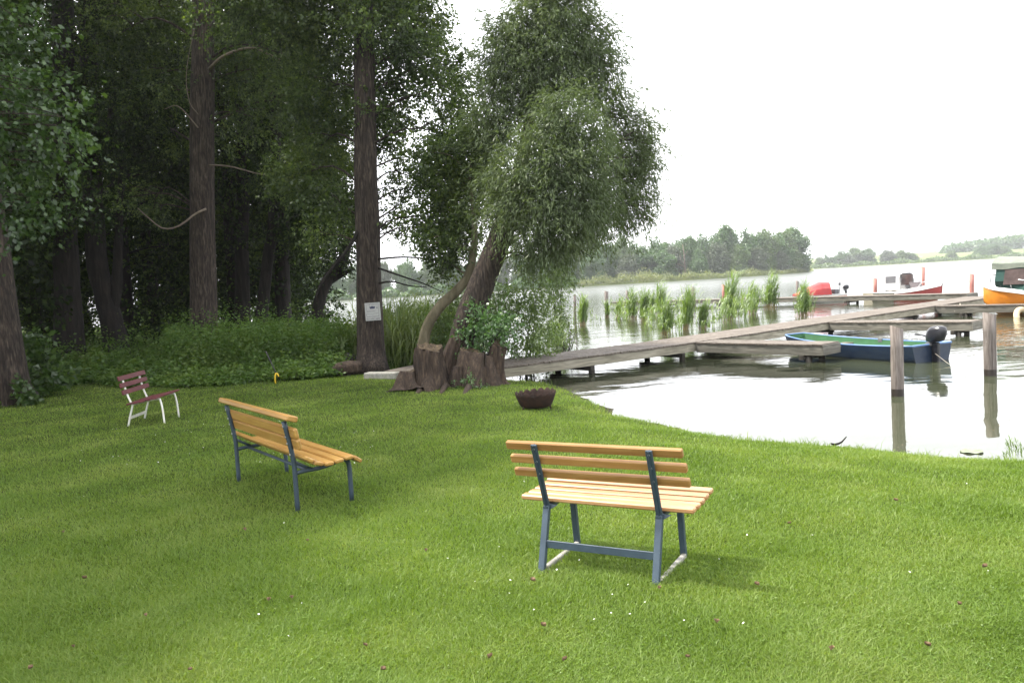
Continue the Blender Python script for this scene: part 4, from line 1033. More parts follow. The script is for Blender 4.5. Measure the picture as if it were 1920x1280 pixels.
# ------------------------------------------------------------------ the notice on the tree
def notice():
    c = atY(699, 584, 19.86)
    hz = .05
    t = thing('notice_sign', 'small white printed notice nailed to the alder trunk', 'sign', c, hz)
    t.rotation_euler = (0, -math.radians(.6), hz)
    W_, H_ = .365, .43
    MB().bar((-W_ / 2, 0, 0), (W_ / 2, 0, 0), .012, H_, ch=.002).build('panel', MT['plywood'], t)
    g = random.Random(2); ink = MB(); y = -.0085
    def rect(mb, x0, z0, x1, z1): mb.bar((x0, y, (z0 + z1) / 2), (x1, y, (z0 + z1) / 2), .003, abs(z1 - z0), ch=.0004)
    def words(z, hgt, x0, x1, wmin, wmax, gap, mb):
        x = x0
        while x < x1:
            e = min(x1, x + g.uniform(wmin, wmax)); xx = x
            while xx < e - .003:      # letters as small upright strokes with a foot or a bar
                rect(mb, xx, z - hgt / 2, xx + hgt * .22, z + hgt / 2)
                if g.random() < .7: rect(mb, xx + hgt * .22, z + g.choice((-.4, 0, .4)) * hgt - hgt * .09, xx + hgt * .55, z + g.choice((-.4, 0, .4)) * hgt + hgt * .09) if False else mb.bar((xx + hgt * .22, y, z + g.choice((-.38, 0, .38)) * hgt), (xx + hgt * .6, y, z + g.choice((-.38, 0, .38)) * hgt), .003, hgt * .2, ch=.0003)
                xx += hgt * .75
            x = e + gap
    rect(ink, -.13, .190, .135, .193)
    words(.168, .013, -.125, .12, .05, .09, .012, ink)
    rect(ink, .138, -.035, .142, .193); rect(ink, -.145, -.035, -.142, .185)
    words(.008, .022, -.135, .07, .04, .11, .016, ink)
    # boxed line
    rect(ink, -.155, -.048, .142, -.044); rect(ink, -.155, -.124, .142, -.117); rect(ink, -.158, -.10, -.152, -.05); rect(ink, .139, -.118, .143, -.046)
    words(-.083, .008, -.135, .01, .05, .1, .01, ink)
    words(-.172, .028, -.155, .155, .08, .14, .018, ink)
    ink.build('lettering', MT['ink'], t)
    em = MB(); e = [(-.075, .125), (-.058, .068), (.048, .068), (.066, .122), (.03, .118), (.012, .13), (-.022, .13), (-.04, .118)]
    em.add([(x, y - .001, z) for x, z in e] + [(x, y + .003, z) for x, z in e], [tuple(range(8)), tuple(range(15, 7, -1))] + [(i, (i + 1) % 8 + 0, 8 + (i + 1) % 8, 8 + i) for i in range(8)])
    em.bar((.085, y, .075), (.112, y, .13), .003, .010, up=(1, 0, 0) if False else (0, -1, 0), ch=.0003); em.bar((.10, y, .085), (.118, y, .09), .003, .02, ch=.0003)
    em.build('emblem', MT['ink_blue'], t)
    for sx in (-1, 1):
        m = MB(); m.lathe([(.0001, .004), (.005, .003), (.006, 0)], 8); o = m.build('nail', MT['bolt'], t); o.location = (sx * .165, -.007, .195); o.rotation_euler = (PI / 2, 0, 0)
notice()

# ------------------------------------------------------------------ undergrowth along the edge of the wood
EDGE = [(-60, 775), (85, 742), (150, 716), (230, 724), (330, 724), (420, 722), (520, 713), (620, 704), (672, 693), (720, 688), (800, 668)]
EDa = [at(*q) for q in EDGE]; EANG = np.array([p.x / p.y for p in EDa]); EDY = np.array([p.y for p in EDa])
def undergrowth():
    g = np.random.default_rng(41)
    n = 15000
    a = g.uniform(-.66, -.125, n)
    e = np.interp(a, EANG, EDY)
    dep = g.exponential(2.6, n); dep = np.where(dep > 11, g.random(n) * 11, dep)
    y = e + dep - .1; x = a * y
    hum = .5 + .5 * np.sin(x * 2.1 + 1.5 * np.sin(y * 1.3)) * np.sin(y * 1.7 + x)
    H = (.13 + .105 * np.clip(dep, 0, 7)) * (.45 + .8 * hum + .5 * np.sin(x * 7.3 + 2 * np.sin(y * 5)) * np.sin(y * 6.1 - x)) * (1 + .9 * (g.random(n) < .10))
    H = np.clip(H, .06, 2)
    H *= np.where(a > -.2, .75, 1.0)
    per = 9
    zz = H[:, None] * (.25 + .85 * g.random((n, per)) ** .6)
    P = np.stack([x[:, None] + g.normal(size=(n, per)) * .10, y[:, None] + g.normal(size=(n, per)) * .10, zz], -1).reshape(-1, 3)
    P[:, 2] += gz_np(P[:, 0], P[:, 1])
    D = g.normal(size=P.shape); D[:, 2] = D[:, 2] * .35 - .15
    L = (.05 + .075 * g.random(len(P)) ** 1.5); 
    V, Fq = leaf_quads(P, D, L, L * .62, g, nrm=np.tile(np.array([[0, 0, 1.0]]), (len(P), 1)))
    tag(link('undergrowth', mesh_np('undergrowth', V, [Fq]), MT['leaf_nettle']), 'leafy nettles and ground elder along the edge of the wood', 'undergrowth', kind='stuff')
    # stems of taller nettles standing behind
    n = 5200
    a = g.uniform(-.42, -.08, n); e = np.interp(a, EANG, EDY); y = e + g.uniform(1.6, 6.5, n); x = a * y
    okk = sdf(x, y) > -.8
    x, y = x[okk], y[okk]; n = len(x)
    H = g.uniform(.5, 1.35, n) * np.where(g.random(n) < .12, 1.3, 1); per = 14
    z = H[:, None] * np.linspace(.3, 1, per)[None]
    P = np.stack([x[:, None] + g.normal(size=(n, per)) * .05, y[:, None] + g.normal(size=(n, per)) * .05, z], -1).reshape(-1, 3); P[:, 2] += np.repeat(gz_np(x, y), per)
    D = g.normal(size=P.shape); D[:, 2] = D[:, 2] * .3 - .35
    L = .06 + .05 * g.random(len(P))
    V, Fq = leaf_quads(P, D, L, L * .5, g, nrm=np.tile(np.array([[0, 0, 1.0]]), (len(P), 1)))
    tag(link('nettles', mesh_np('nettles', V, [Fq]), MT['leaf_nettle']), 'tall nettles standing in the shade around the notice tree', 'nettles', kind='stuff')
    # pale variegated patch by the left trunk
    n = 5000
    c = at(125, 700); P = np.stack([c.x + g.normal(size=n) * .95, c.y + .2 + g.normal(size=n) * .75, .05 + .22 * g.random(n)], 1); P[:, 2] += .25 * np.exp(-((P[:, 0] - c.x) ** 2 + (P[:, 1] - c.y - .5) ** 2) / .5)
    D = g.normal(size=P.shape); D[:, 2] *= .3
    L = .05 + .04 * g.random(n)
    V, Fq = leaf_quads(P, D, L, L * .6, g, nrm=np.tile(np.array([[0, 0, 1.0]]), (n, 1)))
    tag(link('pale_ground_cover', mesh_np('pale_ground_cover', V, [Fq]), MT['leaf_pale']), 'pale cream-leaved ground cover by the left trunk', 'ground cover', kind='stuff')
    # understorey: dark thicket closing the wood at eye level
    n = 5200
    y = g.uniform(28.5, 46, n); a = g.uniform(-.66, -.215, n); x = a * y
    keep = (g.random(n) < .55 + .45 * np.sin(x * .9) * np.sin(y * .7)); x, y = x[keep], y[keep]; n = len(x)
    zt = g.uniform(.3, 5.2, n) * (.55 + .45 * np.sin(x * .55 + 1) ** 2)
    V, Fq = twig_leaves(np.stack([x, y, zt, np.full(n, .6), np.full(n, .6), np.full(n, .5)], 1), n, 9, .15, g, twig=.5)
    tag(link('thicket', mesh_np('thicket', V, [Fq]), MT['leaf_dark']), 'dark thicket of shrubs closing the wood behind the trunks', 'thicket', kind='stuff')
undergrowth()

def shrub(name, label, blobs, leafm, base, n, leaf, seed, stems=5, sr=.02, group=None, aspect=.6, cat='shrub', **kw):
    g = np.random.default_rng(seed)
    base = Vector(base)
    t = thing(name, label, cat, base, 0, group)
    mb = MB()
    for i in range(stems):
        b = blobs[i % len(blobs)]; e = Vector(b[:3]) + Vector(g.normal(size=3)) * b[3] * .4
        s = base + Vector((g.normal() * .08, g.normal() * .08, -.15)); m = (s + e) / 2 + Vector((g.normal() * .1, g.normal() * .1, .1))
        q = spline([s, m, e], 8); mb.tube([Vector(k) for k in q], list(np.linspace(sr, sr * .25, 8)), 6)
    mb.build('stems', MT['bark_dark'], t, base)
    V, Fq = twig_leaves(blobs, max(1, n // 10), 10, leaf, g, aspect=aspect, **kw)
    link('foliage', mesh_np('foliage', V - np.array(base), [Fq]), leafm, t)
    return t
# big-leaved shrub behind the left trunk
shrub('shrub', 'bright green big-leaved shrub beside the left alder trunk', pblobs([(50, 655, 24), (62, 685, 26), (85, 715, 20), (45, 700, 24), (110, 690, 12), (75, 660, 14)], 18.3, .3, 1), MT['leaf_near'], at(60, 735), 900, .15, 51, 6, aspect=.75, twig=.3)
shrub('shrub', 'small ivy-like sprout between the roots of the left alder', pblobs([(45, 735, 14), (58, 745, 10), (38, 748, 8)], 16.6, .1, 1), MT['leaf_near'], at(48, 755), 260, .11, 52, 4, aspect=.8, twig=.15)
# leafy shrub growing on the stumps
shrub('shrub', 'fresh green leafy shrub sprouting on top of the big stumps', pblobs([(905, 608, 26), (935, 598, 24), (885, 632, 22), (940, 628, 20), (915, 640, 20), (870, 610, 14), (890, 585, 12), (960, 610, 14)], 16.75, .15, 2), MT['leaf_ivy'], atY(905, 668, 16.75), 2600, .075, 53, 8, sr=.012, twig=.25, aspect=.55, shell=.7)
shrub('shrub', 'small weeds growing against the front of the big stumps', pblobs([(880, 716, 10), (905, 722, 8), (850, 722, 8)], 15.75, .05, 2), MT['leaf_ivy'], at(880, 727), 300, .05, 59, 5, sr=.006, twig=.12, aspect=.5)
shrub('shrub', 'loose bush over the water right of the willow trunk', pblobs([(980, 590, 34), (1005, 560, 30), (960, 640, 30), (1000, 640, 32), (985, 680, 22), (1025, 610, 24), (1030, 665, 20), (955, 560, 26), (1010, 535, 20)], 19.6, .4, 3), MT['leaf_bush'], at(985, 690, WATER), 6000, .066, 54, 9, twig=.35, shell=.7)
shrub('shrub', 'tall narrow alder sapling standing in the water beside the reeds', pblobs([(1048, 500, 15), (1044, 520, 17), (1050, 545, 18), (1040, 570, 16), (1046, 595, 17), (1040, 615, 13), (1034, 540, 11), (1060, 530, 10)], 33, .3, 4), MT['leaf_bush'], at(1042, 626, WATER), 3600, .085, 55, 6, sr=.03, twig=.4, shell=.7)
shrub('shrub', 'thin grey-leaved willow shoots in the water right of the sapling', pblobs([(1062, 590, 13), (1070, 615, 14), (1058, 635, 15), (1075, 640, 11), (1065, 660, 12), (1050, 650, 14), (1020, 610, 12)], 26, .3, 5), MT['leaf_willow'], at(1060, 662, WATER), 1500, .09, 56, 7, sr=.015, aspect=.25, twig=.4, shell=.8)
shrub('shrub', 'dark leafy bush behind the willow trunk, over the jetty start', pblobs([(890, 560, 30), (850, 590, 34), (870, 640, 34), (930, 560, 26), (840, 640, 26), (920, 610, 26), (820, 620, 26), (945, 590, 22)], 20.2, .4, 6), MT['leaf_bush'], at(870, 668), 7500, .07, 57, 8, twig=.4, shell=.7)

# ------------------------------------------------------------------ reeds
def reed_mesh(name, cx, cy, rx, ry, n, h0, h1, g, z0=WATER, wind=.25, wd=.016):
    """upright stalks with long arching leaves; returns two meshes: blades, dry feet"""
    ox = g.normal(size=n) * .6; x = cx + ox * rx * .9 + g.uniform(-.3, .3) * rx; y = cy + g.normal(size=n) * ry * .5
    H = (h0 + (h1 - h0) * g.random(n) ** 1.1) * np.exp(-.16 * ox ** 2 * 2)
    wind = wind + g.normal(size=n) * .10
    wx = wind * H * (.4 + .8 * g.random(n)); 
    def ribbon(P0, P1, P2, w0, w1, w2, side):
        V = np.stack([P0 - side * w0[:, None] / 2, P0 + side * w0[:, None] / 2, P1 + side * w1[:, None] / 2, P1 - side * w1[:, None] / 2, P2 + side * w2[:, None] / 2, P2 - side * w2[:, None] / 2], 1).reshape(-1, 3)
        k = np.arange(len(P0))[:, None] * 6
        return V, np.concatenate([k + np.array([[0, 1, 2, 3]]), k + np.array([[3, 2, 4, 5]])])
    sa = g.uniform(0, PI, n); side = np.stack([np.cos(sa), np.sin(sa), np.zeros(n)], 1)
    base = np.stack([x, y, np.full(n, z0 - .15)], 1)
    bl = g.normal(size=(n, 2)) * .07 * H[:, None] ** 1.0
    def P(f): return np.stack([x + wx * f ** 2 + bl[:, 0] * f, y + bl[:, 1] * f, z0 + H * f * (1 - .06 * f)], 1)
    one = np.ones(n)
    foot = ribbon(base, P(.10), P(.24), wd * .8 * one, wd * .8 * one, wd * .7 * one, side)
    S = [ribbon(P(.18), P(.6), P(1.0), wd * .8 * one, wd * .7 * one, wd * .15 * one, side)]
    for k in range(9):
        f = .16 + .76 * g.random(n)
        b0 = np.stack([x + wx * f ** 2 + bl[:, 0] * f, y + bl[:, 1] * f, z0 + H * f], 1)
        an = g.normal(size=n) * 1.3 + (0 if np.mean(wind) > 0 else PI)
        ll = H * (.16 + .16 * g.random(n)); dr = np.stack([np.cos(an), np.sin(an), 0 * an], 1)
        m = b0 + dr * ll[:, None] * .34 + np.array([[0, 0, 1]]) * ll[:, None] * .75
        e = b0 + dr * ll[:, None] * .85 + np.array([[0, 0, 1]]) * ll[:, None] * (.75 + .6 * g.random(n))[:, None]
        sd_ = np.stack([-dr[:, 1], dr[:, 0], 0 * an], 1) * .8 + np.array([[0, 0, .5]])
        S.append(ribbon(b0, m, e, wd * 1.0 * one, wd * 1.5 * one, wd * .12 * one, sd_))
    vs, fs, k = [], [], 0
    for V, Fq in S: vs.append(V); fs.append(Fq + k); k += len(V)
    return np.concatenate(vs), np.concatenate(fs), foot
def reed_clump(px, pyb, pyt, wpx, label, seed, n=None, lean=None):
    g = np.random.default_rng(seed)
    if lean is None: lean = g.uniform(.02, .2)
    b = at(px, pyb, WATER); Y = b.y; h = (pyb - pyt) / FPX * Y; r = wpx / 2 / FPX * Y
    t = thing('reed_clump', label, 'reeds', b, 0, 'reed clumps standing in the lake')
    V, Fq, foot = reed_mesh('r', 0, 0, r * .55, r * .9, n or int(22 + wpx * 2.2), h * .45, h * 1.02, g, z0=0, wind=lean, wd=.010 + .00026 * Y)
    link('blades', mesh_np('blades', V, [Fq]), MT['reed'], t)
    link('dry_stalks', mesh_np('dry_stalks', foot[0], [foot[1]]), MT['reed_dry'], t)
    return t
for i, a in enumerate([(1091, 610, 553, 22, 'small leaning reed clump nearest the willow'), (1158, 594, 556, 13, 'thin low reed clump in front of the left jetty end'),
          (1186, 598, 540, 26, 'loose brown-footed reed clump left of the dense ones'), (1207, 602, 540, 24, 'slender reed clump with a red-brown foot'), (1235, 592, 530, 26, 'tall feathery reed clump behind the bright front clump'),
          (1250, 627, 558, 32, 'bright dense reed clump nearest the main jetty'), (1287, 618, 538, 26, 'darker ragged reed clump right of the bright front one'), (1316, 616, 562, 24, 'low sparse reed clump close behind the main jetty'),
          (1370, 600, 515, 44, 'large tall reed clump in the middle of the water'), (1412, 587, 530, 26, 'short bushy reed clump with dark foot leaning right'), (1446, 577, 512, 36, 'rounded dense reed clump in front of the distant shore tip'),
          (1506, 593, 530, 40, 'isolated reed clump in front of the red covered boat'), (1222, 585, 545, 12, 'faint far reed tuft by the distant jetty'), (1139, 594, 560, 8, 'narrow tuft of reeds around the greyish post')]):
    reed_clump(*a, seed=100 + i)
def sparse_reeds():
    g = np.random.default_rng(78); vs, fs, k = [], [], 0; fv, ff, fk = [], [], 0
    for (x0, y0, x1, y1, m, hh) in ((965, 672, 1060, 650, 9, 62), (1150, 600, 1330, 598, 15, 44), (1215, 628, 1345, 618, 10, 46), (1340, 606, 1470, 585, 9, 60), (1080, 606, 1130, 600, 3, 34), (1000, 640, 1075, 618, 5, 46)):
        for i in range(m):
            f = g.random(); b = at(x0 + (x1 - x0) * f, y0 + (y1 - y0) * f + g.uniform(-8, 8), WATER); h = hh / FPX * b.y * g.uniform(.5, 1.1)
            V, Fq, ft = reed_mesh('r', b.x, b.y, .25, .3, int(g.integers(4, 13)), h * .5, h, g, wind=g.uniform(0, .25), wd=.010 + .00026 * b.y)
            vs.append(V); fs.append(Fq + k); k += len(V)
            vs.append(ft[0]); fs.append(ft[1] + k); k += len(ft[0])
    tag(link('sparse_reeds', mesh_np('sparse_reeds', np.concatenate(vs), [np.concatenate(fs)]), MT['reed']), 'thin scattered reed stalks between the clumps in the lake', 'reeds', kind='stuff')
sparse_reeds()
def reed_bed():
    g = np.random.default_rng(77); vs, fs, k = [], [], 0
    fv, ff, fk = [], [], 0
    for i in range(46):
        y = g.uniform(21.2, 26.5); x = -.152 * y + g.uniform(-.6, 2.2)
        V, Fq, foot = reed_mesh('r', x, y, .8, .8, 26, 1.0, 1.95, g, z0=max(WATER, gz(x, y)), wind=.1, wd=.018)
        vs.append(V); fs.append(Fq + k); k += len(V)
    tag(link('reed_bed', mesh_np('reed_bed', np.concatenate(vs), [np.concatenate(fs)]), MT['reed_dark']), 'bed of shaded reeds between the notice tree and the willow', 'reeds', kind='stuff')
    # thin grass tuft and shoots at the water's edge on the right
    p = at(1900, 862, -.28)
    t = thing('grass_tuft', 'thin grass tuft sticking out of the water at the right edge', 'grass tuft', p)
    V, Fq, foot = reed_mesh('r', 0, 0, .12, .08, 14, .12, .26, g, z0=0, wind=-.15, wd=.006)
    link('blades', mesh_np('blades', V, [Fq]), MT['reed'], t)
reed_bed()
# ------------------------------------------------------------------ boats
def hull_rows(stations, inset=0.0, floor=None, n=5):
    """stations (x, half beam at the sheer, sheer z, half beam at the chine, chine z, keel z), stern first"""
    rows = []
    for x, b, zs, bc, zc, zk in stations:
        row = []
        bb = max(.004, b - inset); bcc = max(.003, bc - inset)
        k0 = zk if floor is None else max(zk, floor); c0 = zc if floor is None else max(zc, floor)
        for s in (1, -1):
            side = []
            for i in range(n):
                t = i / (n - 1); side.append((x, s * (bb + (bcc - bb) * t ** 1.3), zs + (c0 - zs) * t))
            if s == 1: row += side + [(x, s * bcc * .5, (c0 + k0) / 2), (x, 0, k0)]
            else: row += [(x, s * bcc * .5, (c0 + k0) / 2)] + side[::-1]
        rows.append(row)
    return rows
def dense(stations, n):
    return [tuple(r) for r in spline(stations, n)]

def outboard(parent, x, y, z, s=1.0, tilt=.0, mats=('motor_black', 'motor_black')):
    """motor hung on the transom: cowl, leg and bracket"""
    m = MB(); rows = []
    for t, L, W, zz in ((0, .10, .09, -.17), (.15, .165, .12, -.15), (.35, .185, .135, -.05), (.6, .185, .13, .06), (.85, .15, .11, .135), (1, .07, .06, .165)):
        row = []
        for j in range(16):
            a = 2 * PI * j / 16; e = 2.6
            cx = abs(math.cos(a)) ** (2 / e) * np.sign(math.cos(a)) * L; cyy = abs(math.sin(a)) ** (2 / e) * np.sign(math.sin(a)) * W
            row.append((x - .06 * s + s * cx * 1.15 - tilt * zz * s, y + s * cyy, z + s * (zz + .10 * cx * -1 * .6)))
        rows.append(row)
    m.grid(rows, closed=True); m.f.append(tuple(range(15, -1, -1))); m.sm.append(False); m.f.append(tuple(80 + j for j in range(16))); m.sm.append(True)
    o = m.build('outboard_motor', MT[mats[0]], parent)
    b = MB(); b.bar((x - .045 * s, y, z - .18 * s), (x - .045 * s, y, z - .95 * s), .09 * s, .16 * s, up=(1, 0, 0), ch=.02); b.build('motor_leg', MT[mats[1]], o)
    b = MB(); b.bar((x + .02 * s, y, z - .20 * s), (x + .12 * s, y, z - .24 * s), .22 * s, .10 * s, ch=.01); b.build('clamp', MT['motor_grey'], o)
    b = MB(); b.tube([(x + .1 * s, y + .02, z - .08 * s), (x + .28 * s, y + .04, z - .03 * s), (x + .42 * s, y + .05, z - .02 * s)], .016 * s, 8); b.build('tiller', MT['motor_black'], o)
    # a pale stripe round the lower cowl
    b = MB(); b.bar((x - .22 * s, y - .140 * s, z - .02 * s), (x + .06 * s, y - .140 * s, z - .035 * s), .004, .018 * s, ch=.001); b.build('stripe', MT['motor_grey'], o)
    return o

def punt():
    bow, st = Vector((7.38, 21.5, 0)), Vector((9.06, 17.78, 0))
    c = (bow + st) / 2; d = (bow - st); L = d.length; a = math.atan2(d.y, d.x)
    t = thing('rowing_boat', 'open navy blue rowing boat with green inside and black outboard motor', 'boat', (c.x, c.y, WATER), a, 'boats moored at the jetties')
    h = L / 2
    S = dense([(-h, .60, .36, .50, -.02, -.06), (-h * .5, .66, .335, .56, -.03, -.08), (0, .68, .34, .58, -.03, -.08), (h * .5, .60, .37, .50, -.02, -.07), (h * .85, .45, .42, .34, .06, .03), (h * 1.0, .33, .455, .22, .20, .18)], 22)
    m = MB(); m.grid(hull_rows(S))
    k = len(m.v); r0 = hull_rows(S)[0]; r1 = hull_rows(S)[-1]
    m.add(r0, [tuple(range(len(r0)))]); m.add(r1, [tuple(range(len(r1) - 1, -1, -1))])
    m.build('hull', MT['hull_blue'], t)
    m = MB(); ri = [[(x * .986, y, z) for x, y, z in r] for r in hull_rows(S, .035, .03)]; m.grid(ri)
    m.add(ri[0], [tuple(range(len(ri[0]) - 1, -1, -1))]); m.add(ri[-1], [tuple(range(len(ri[-1])))])
    m.build('inside', MT['hull_green'], t)
    m = MB()
    pts = [(x, b - .012, z + .008) for x, b, z, *_ in S] + [(S[-1][0] + .015, y, S[-1][2] + .01) for y in (.2, 0, -.2)] + [(x, -b + .012, z + .008) for x, b, z, *_ in reversed(S)]
    m.tube(pts, .020, 8)
    m.bar((-h, -.6, .37), (-h, .6, .37), .055, .04, ch=.008)
    m.build('rim', MT['rim_blue'], t)
    for x, w_ in ((-h * .42, .26), (h * .38, .24)):
        MB().bar((x, -.60, .24), (x, .60, .24), w_, .03, ch=.005).build('thwart', MT['wood_yellow'] if False else MT['deck'], t)
    for y in (.655, -.655):
        MB().box((-.1, y, .33), (.12, .05, .09)).build('rowlock', MT['motor_grey'], t)
    outboard(t, -h - .05, .0, .60, 1.02, .25)
punt()

def orange_boat():
    hd = math.atan2(.75, -.66)
    tip = atY(1844, 534, 31.6)
    L = 6.2
    bow = Vector((tip.x, tip.y, 0)); c = bow - Vector((math.cos(hd), math.sin(hd), 0)) * L / 2
    t = thing('motorboat', 'orange hulled cabin boat with dark green canopy at the right edge', 'boat', (c.x, c.y, WATER), hd, 'boats moored at the jetties')
    h = L / 2; zb = tip.z - WATER
    S = dense([(-h, .95, .62, .85, .0, -.2), (-h * .4, 1.08, .64, .95, 0, -.25), (h * .15, 1.05, .70, .85, .03, -.25), (h * .55, .95, .90, .62, .1, -.2), (h * .82, .60, 1.02, .28, .22, -.05), (h * 1.0, .035, zb + .02, .02, .62, .45)], 26)
    rows = hull_rows(S)
    m = MB(); m.grid(rows); m.add(rows[0], [tuple(range(len(rows[0])))]); m.build('hull', MT['hull_orange'], t)
    # white gunwale band and foredeck
    m = MB()
    for s in (1, -1):
        m.grid([[(x, s * (b + .02), z - .10) for x, b, z, *_ in S], [(x + (.02 if i == len(S) - 1 else 0), s * (b + .035), z - .06) for i, (x, b, z, *_) in enumerate(S)], [(x, s * (b + .02), z + .03) for x, b, z, *_ in S], [(x, s * max(0, b - .06), z + .035) for x, b, z, *_ in S]])
    m.build('gunwale', MT['hull_white'], t)
    m = MB(); m.grid([[(x, (b - .05) * q, z + .03 + .10 * (1 - q * q) * min(1, (h - x) / 1.2)) for q in (1, .6, .25, 0, -.25, -.6, -1)] for x, b, z, *_ in S if x > -h * .2])
    m.build('foredeck', MT['hull_white'], t)
    m = MB(); m.bar((h * .70, -.2, .92), (h * .42, -.25, .93), .3, .10, ch=.03); m.build('deck_hatch', MT['canopy_red'], t)
    # canopy: side curtains, front, roof
    x0, x1 = h - .62, -h + .6
    zr = 2.1
    def hb(x): return np.interp(x, [s[0] for s in S], [s[1] for s in S])
    def zs(x): return np.interp(x, [s[0] for s in S], [s[2] for s in S])
    fr = [(x0, hb(x0) * .95, zs(x0) + .02), (x0 - .10, .78, zr - .18)]
    m = MB()
    for s in (1, -1):
        cols = [[(x, s * (hb(x) - .04), zs(x) + .02), (x - .06, s * .88, 1.25), (x - .12, s * .80, zr - .2)] for x in np.linspace(x0, x1, 6)]
        m.grid(cols, smooth=False)
    m.grid([[(x0, s * (hb(x0) - .04), zs(x0) + .02), (x0 - .06, s * .88 * .9, 1.25), (x0 - .12, s * .80, zr - .2)] for s in (1, .5, 0, -.5, -1)], smooth=False)
    m.build('canopy_sides', MT['canopy_green'], t)
    m = MB()
    m.grid([[(x, .86 * q, zr - .22 + .26 * (1 - abs(q) ** 2.2) + .03 * math.sin(3 * x)) for q in (-1, -.97, -.7, -.35, 0, .35, .7, .97, 1)] for x in np.linspace(x0 + .03, x1 - .05, 9)])
    m.grid([[(x, s * .862, zr - .21), (x, s * .875, zr - .40 + .03 * math.sin(5 * x))] for s in (1,) for x in np.linspace(x0 + .03, x1, 12)])
    m.grid([[(x0 + .035, .86 * q, zr - .22 + .26 * (1 - abs(q) ** 2.2)), (x0 + .03, .86 * q, zr - .34)] for q in np.linspace(-1, 1, 9)])
    m.build('canopy_roof', MT['canopy_grey'], t)
    for (xa, xb) in ((x0 - .35, x0 - 1.35), (x0 - 1.65, x0 - 2.7)):
        m = MB(); m.add([(xa, .93, 1.12), (xb, .95, 1.12), (xb - .06, .86, 1.68), (xa - .06, .86, 1.68), (xa, .90, 1.12), (xb, .90, 1.12), (xb - .06, .83, 1.68), (xa - .06, .83, 1.68)],
                        [(0, 3, 2, 1), (4, 5, 6, 7), (0, 1, 5, 4), (1, 2, 6, 5), (2, 3, 7, 6), (3, 0, 4, 7)]); m.build('window', MT['glass_dark'], t)
    for (ya, yb) in ((.62, .08), (-.08, -.62)):
        m = MB(); m.add([(x0 + .02, ya, 1.10), (x0 + .02, yb, 1.10), (x0 - .07, yb, 1.70), (x0 - .07, ya, 1.70), (x0 - .03, ya, 1.10), (x0 - .03, yb, 1.10), (x0 - .12, yb, 1.70), (x0 - .12, ya, 1.70)],
                        [(0, 1, 2, 3), (4, 7, 6, 5), (0, 4, 5, 1), (1, 5, 6, 2), (2, 6, 7, 3), (3, 7, 4, 0)]); m.build('window', MT['glass_dark'], t)
    # bow rail
    m = MB(); rail = []
    for x in np.linspace(x0 - 1.3, h - .22, 9): rail.append((x, hb(x) * .93, zs(x) + .40))
    rail += [(h - .05, 0, zb + .40)] + [(x, -y, z) for x, y, z in rail[::-1]]
    rail = [(rail[0][0] - .15, rail[0][1], rail[0][2] - .38)] + rail + [(rail[-1][0] - .15, rail[-1][1], rail[-1][2] - .38)]
    m.tube(rail, .022, 8)
    for x in (h - .35, h - .75, h - 1.15):
        for s in (1, -1): m.tube([(x, s * hb(x) * .93, zs(x) + .40), (x - .06, s * hb(x) * .9, zs(x) + .02)], .017, 8)
    m.build('bow_rail', MT['chrome'], t)
    m = MB(); m.tube([(x0 - .8, .1, zr), (x0 - .85, .1, zr + .62)], .02, 8); m.bar((x0 - .83, -.22, zr + .34), (x0 - .83, .42, zr + .34), .03, .03); m.build('mast', MT['chrome'], t)
    m = MB(); m.lathe([(.0001, -.03), (.045, -.02), (.05, .03), (.03, .06), (.0001, .065)], 12); o = m.build('mast_light', MT['hull_white'], t); o.location = (x0 - .85, .1, zr + .64)
    # faded lettering patch on the bow
    return t
orange_boat()

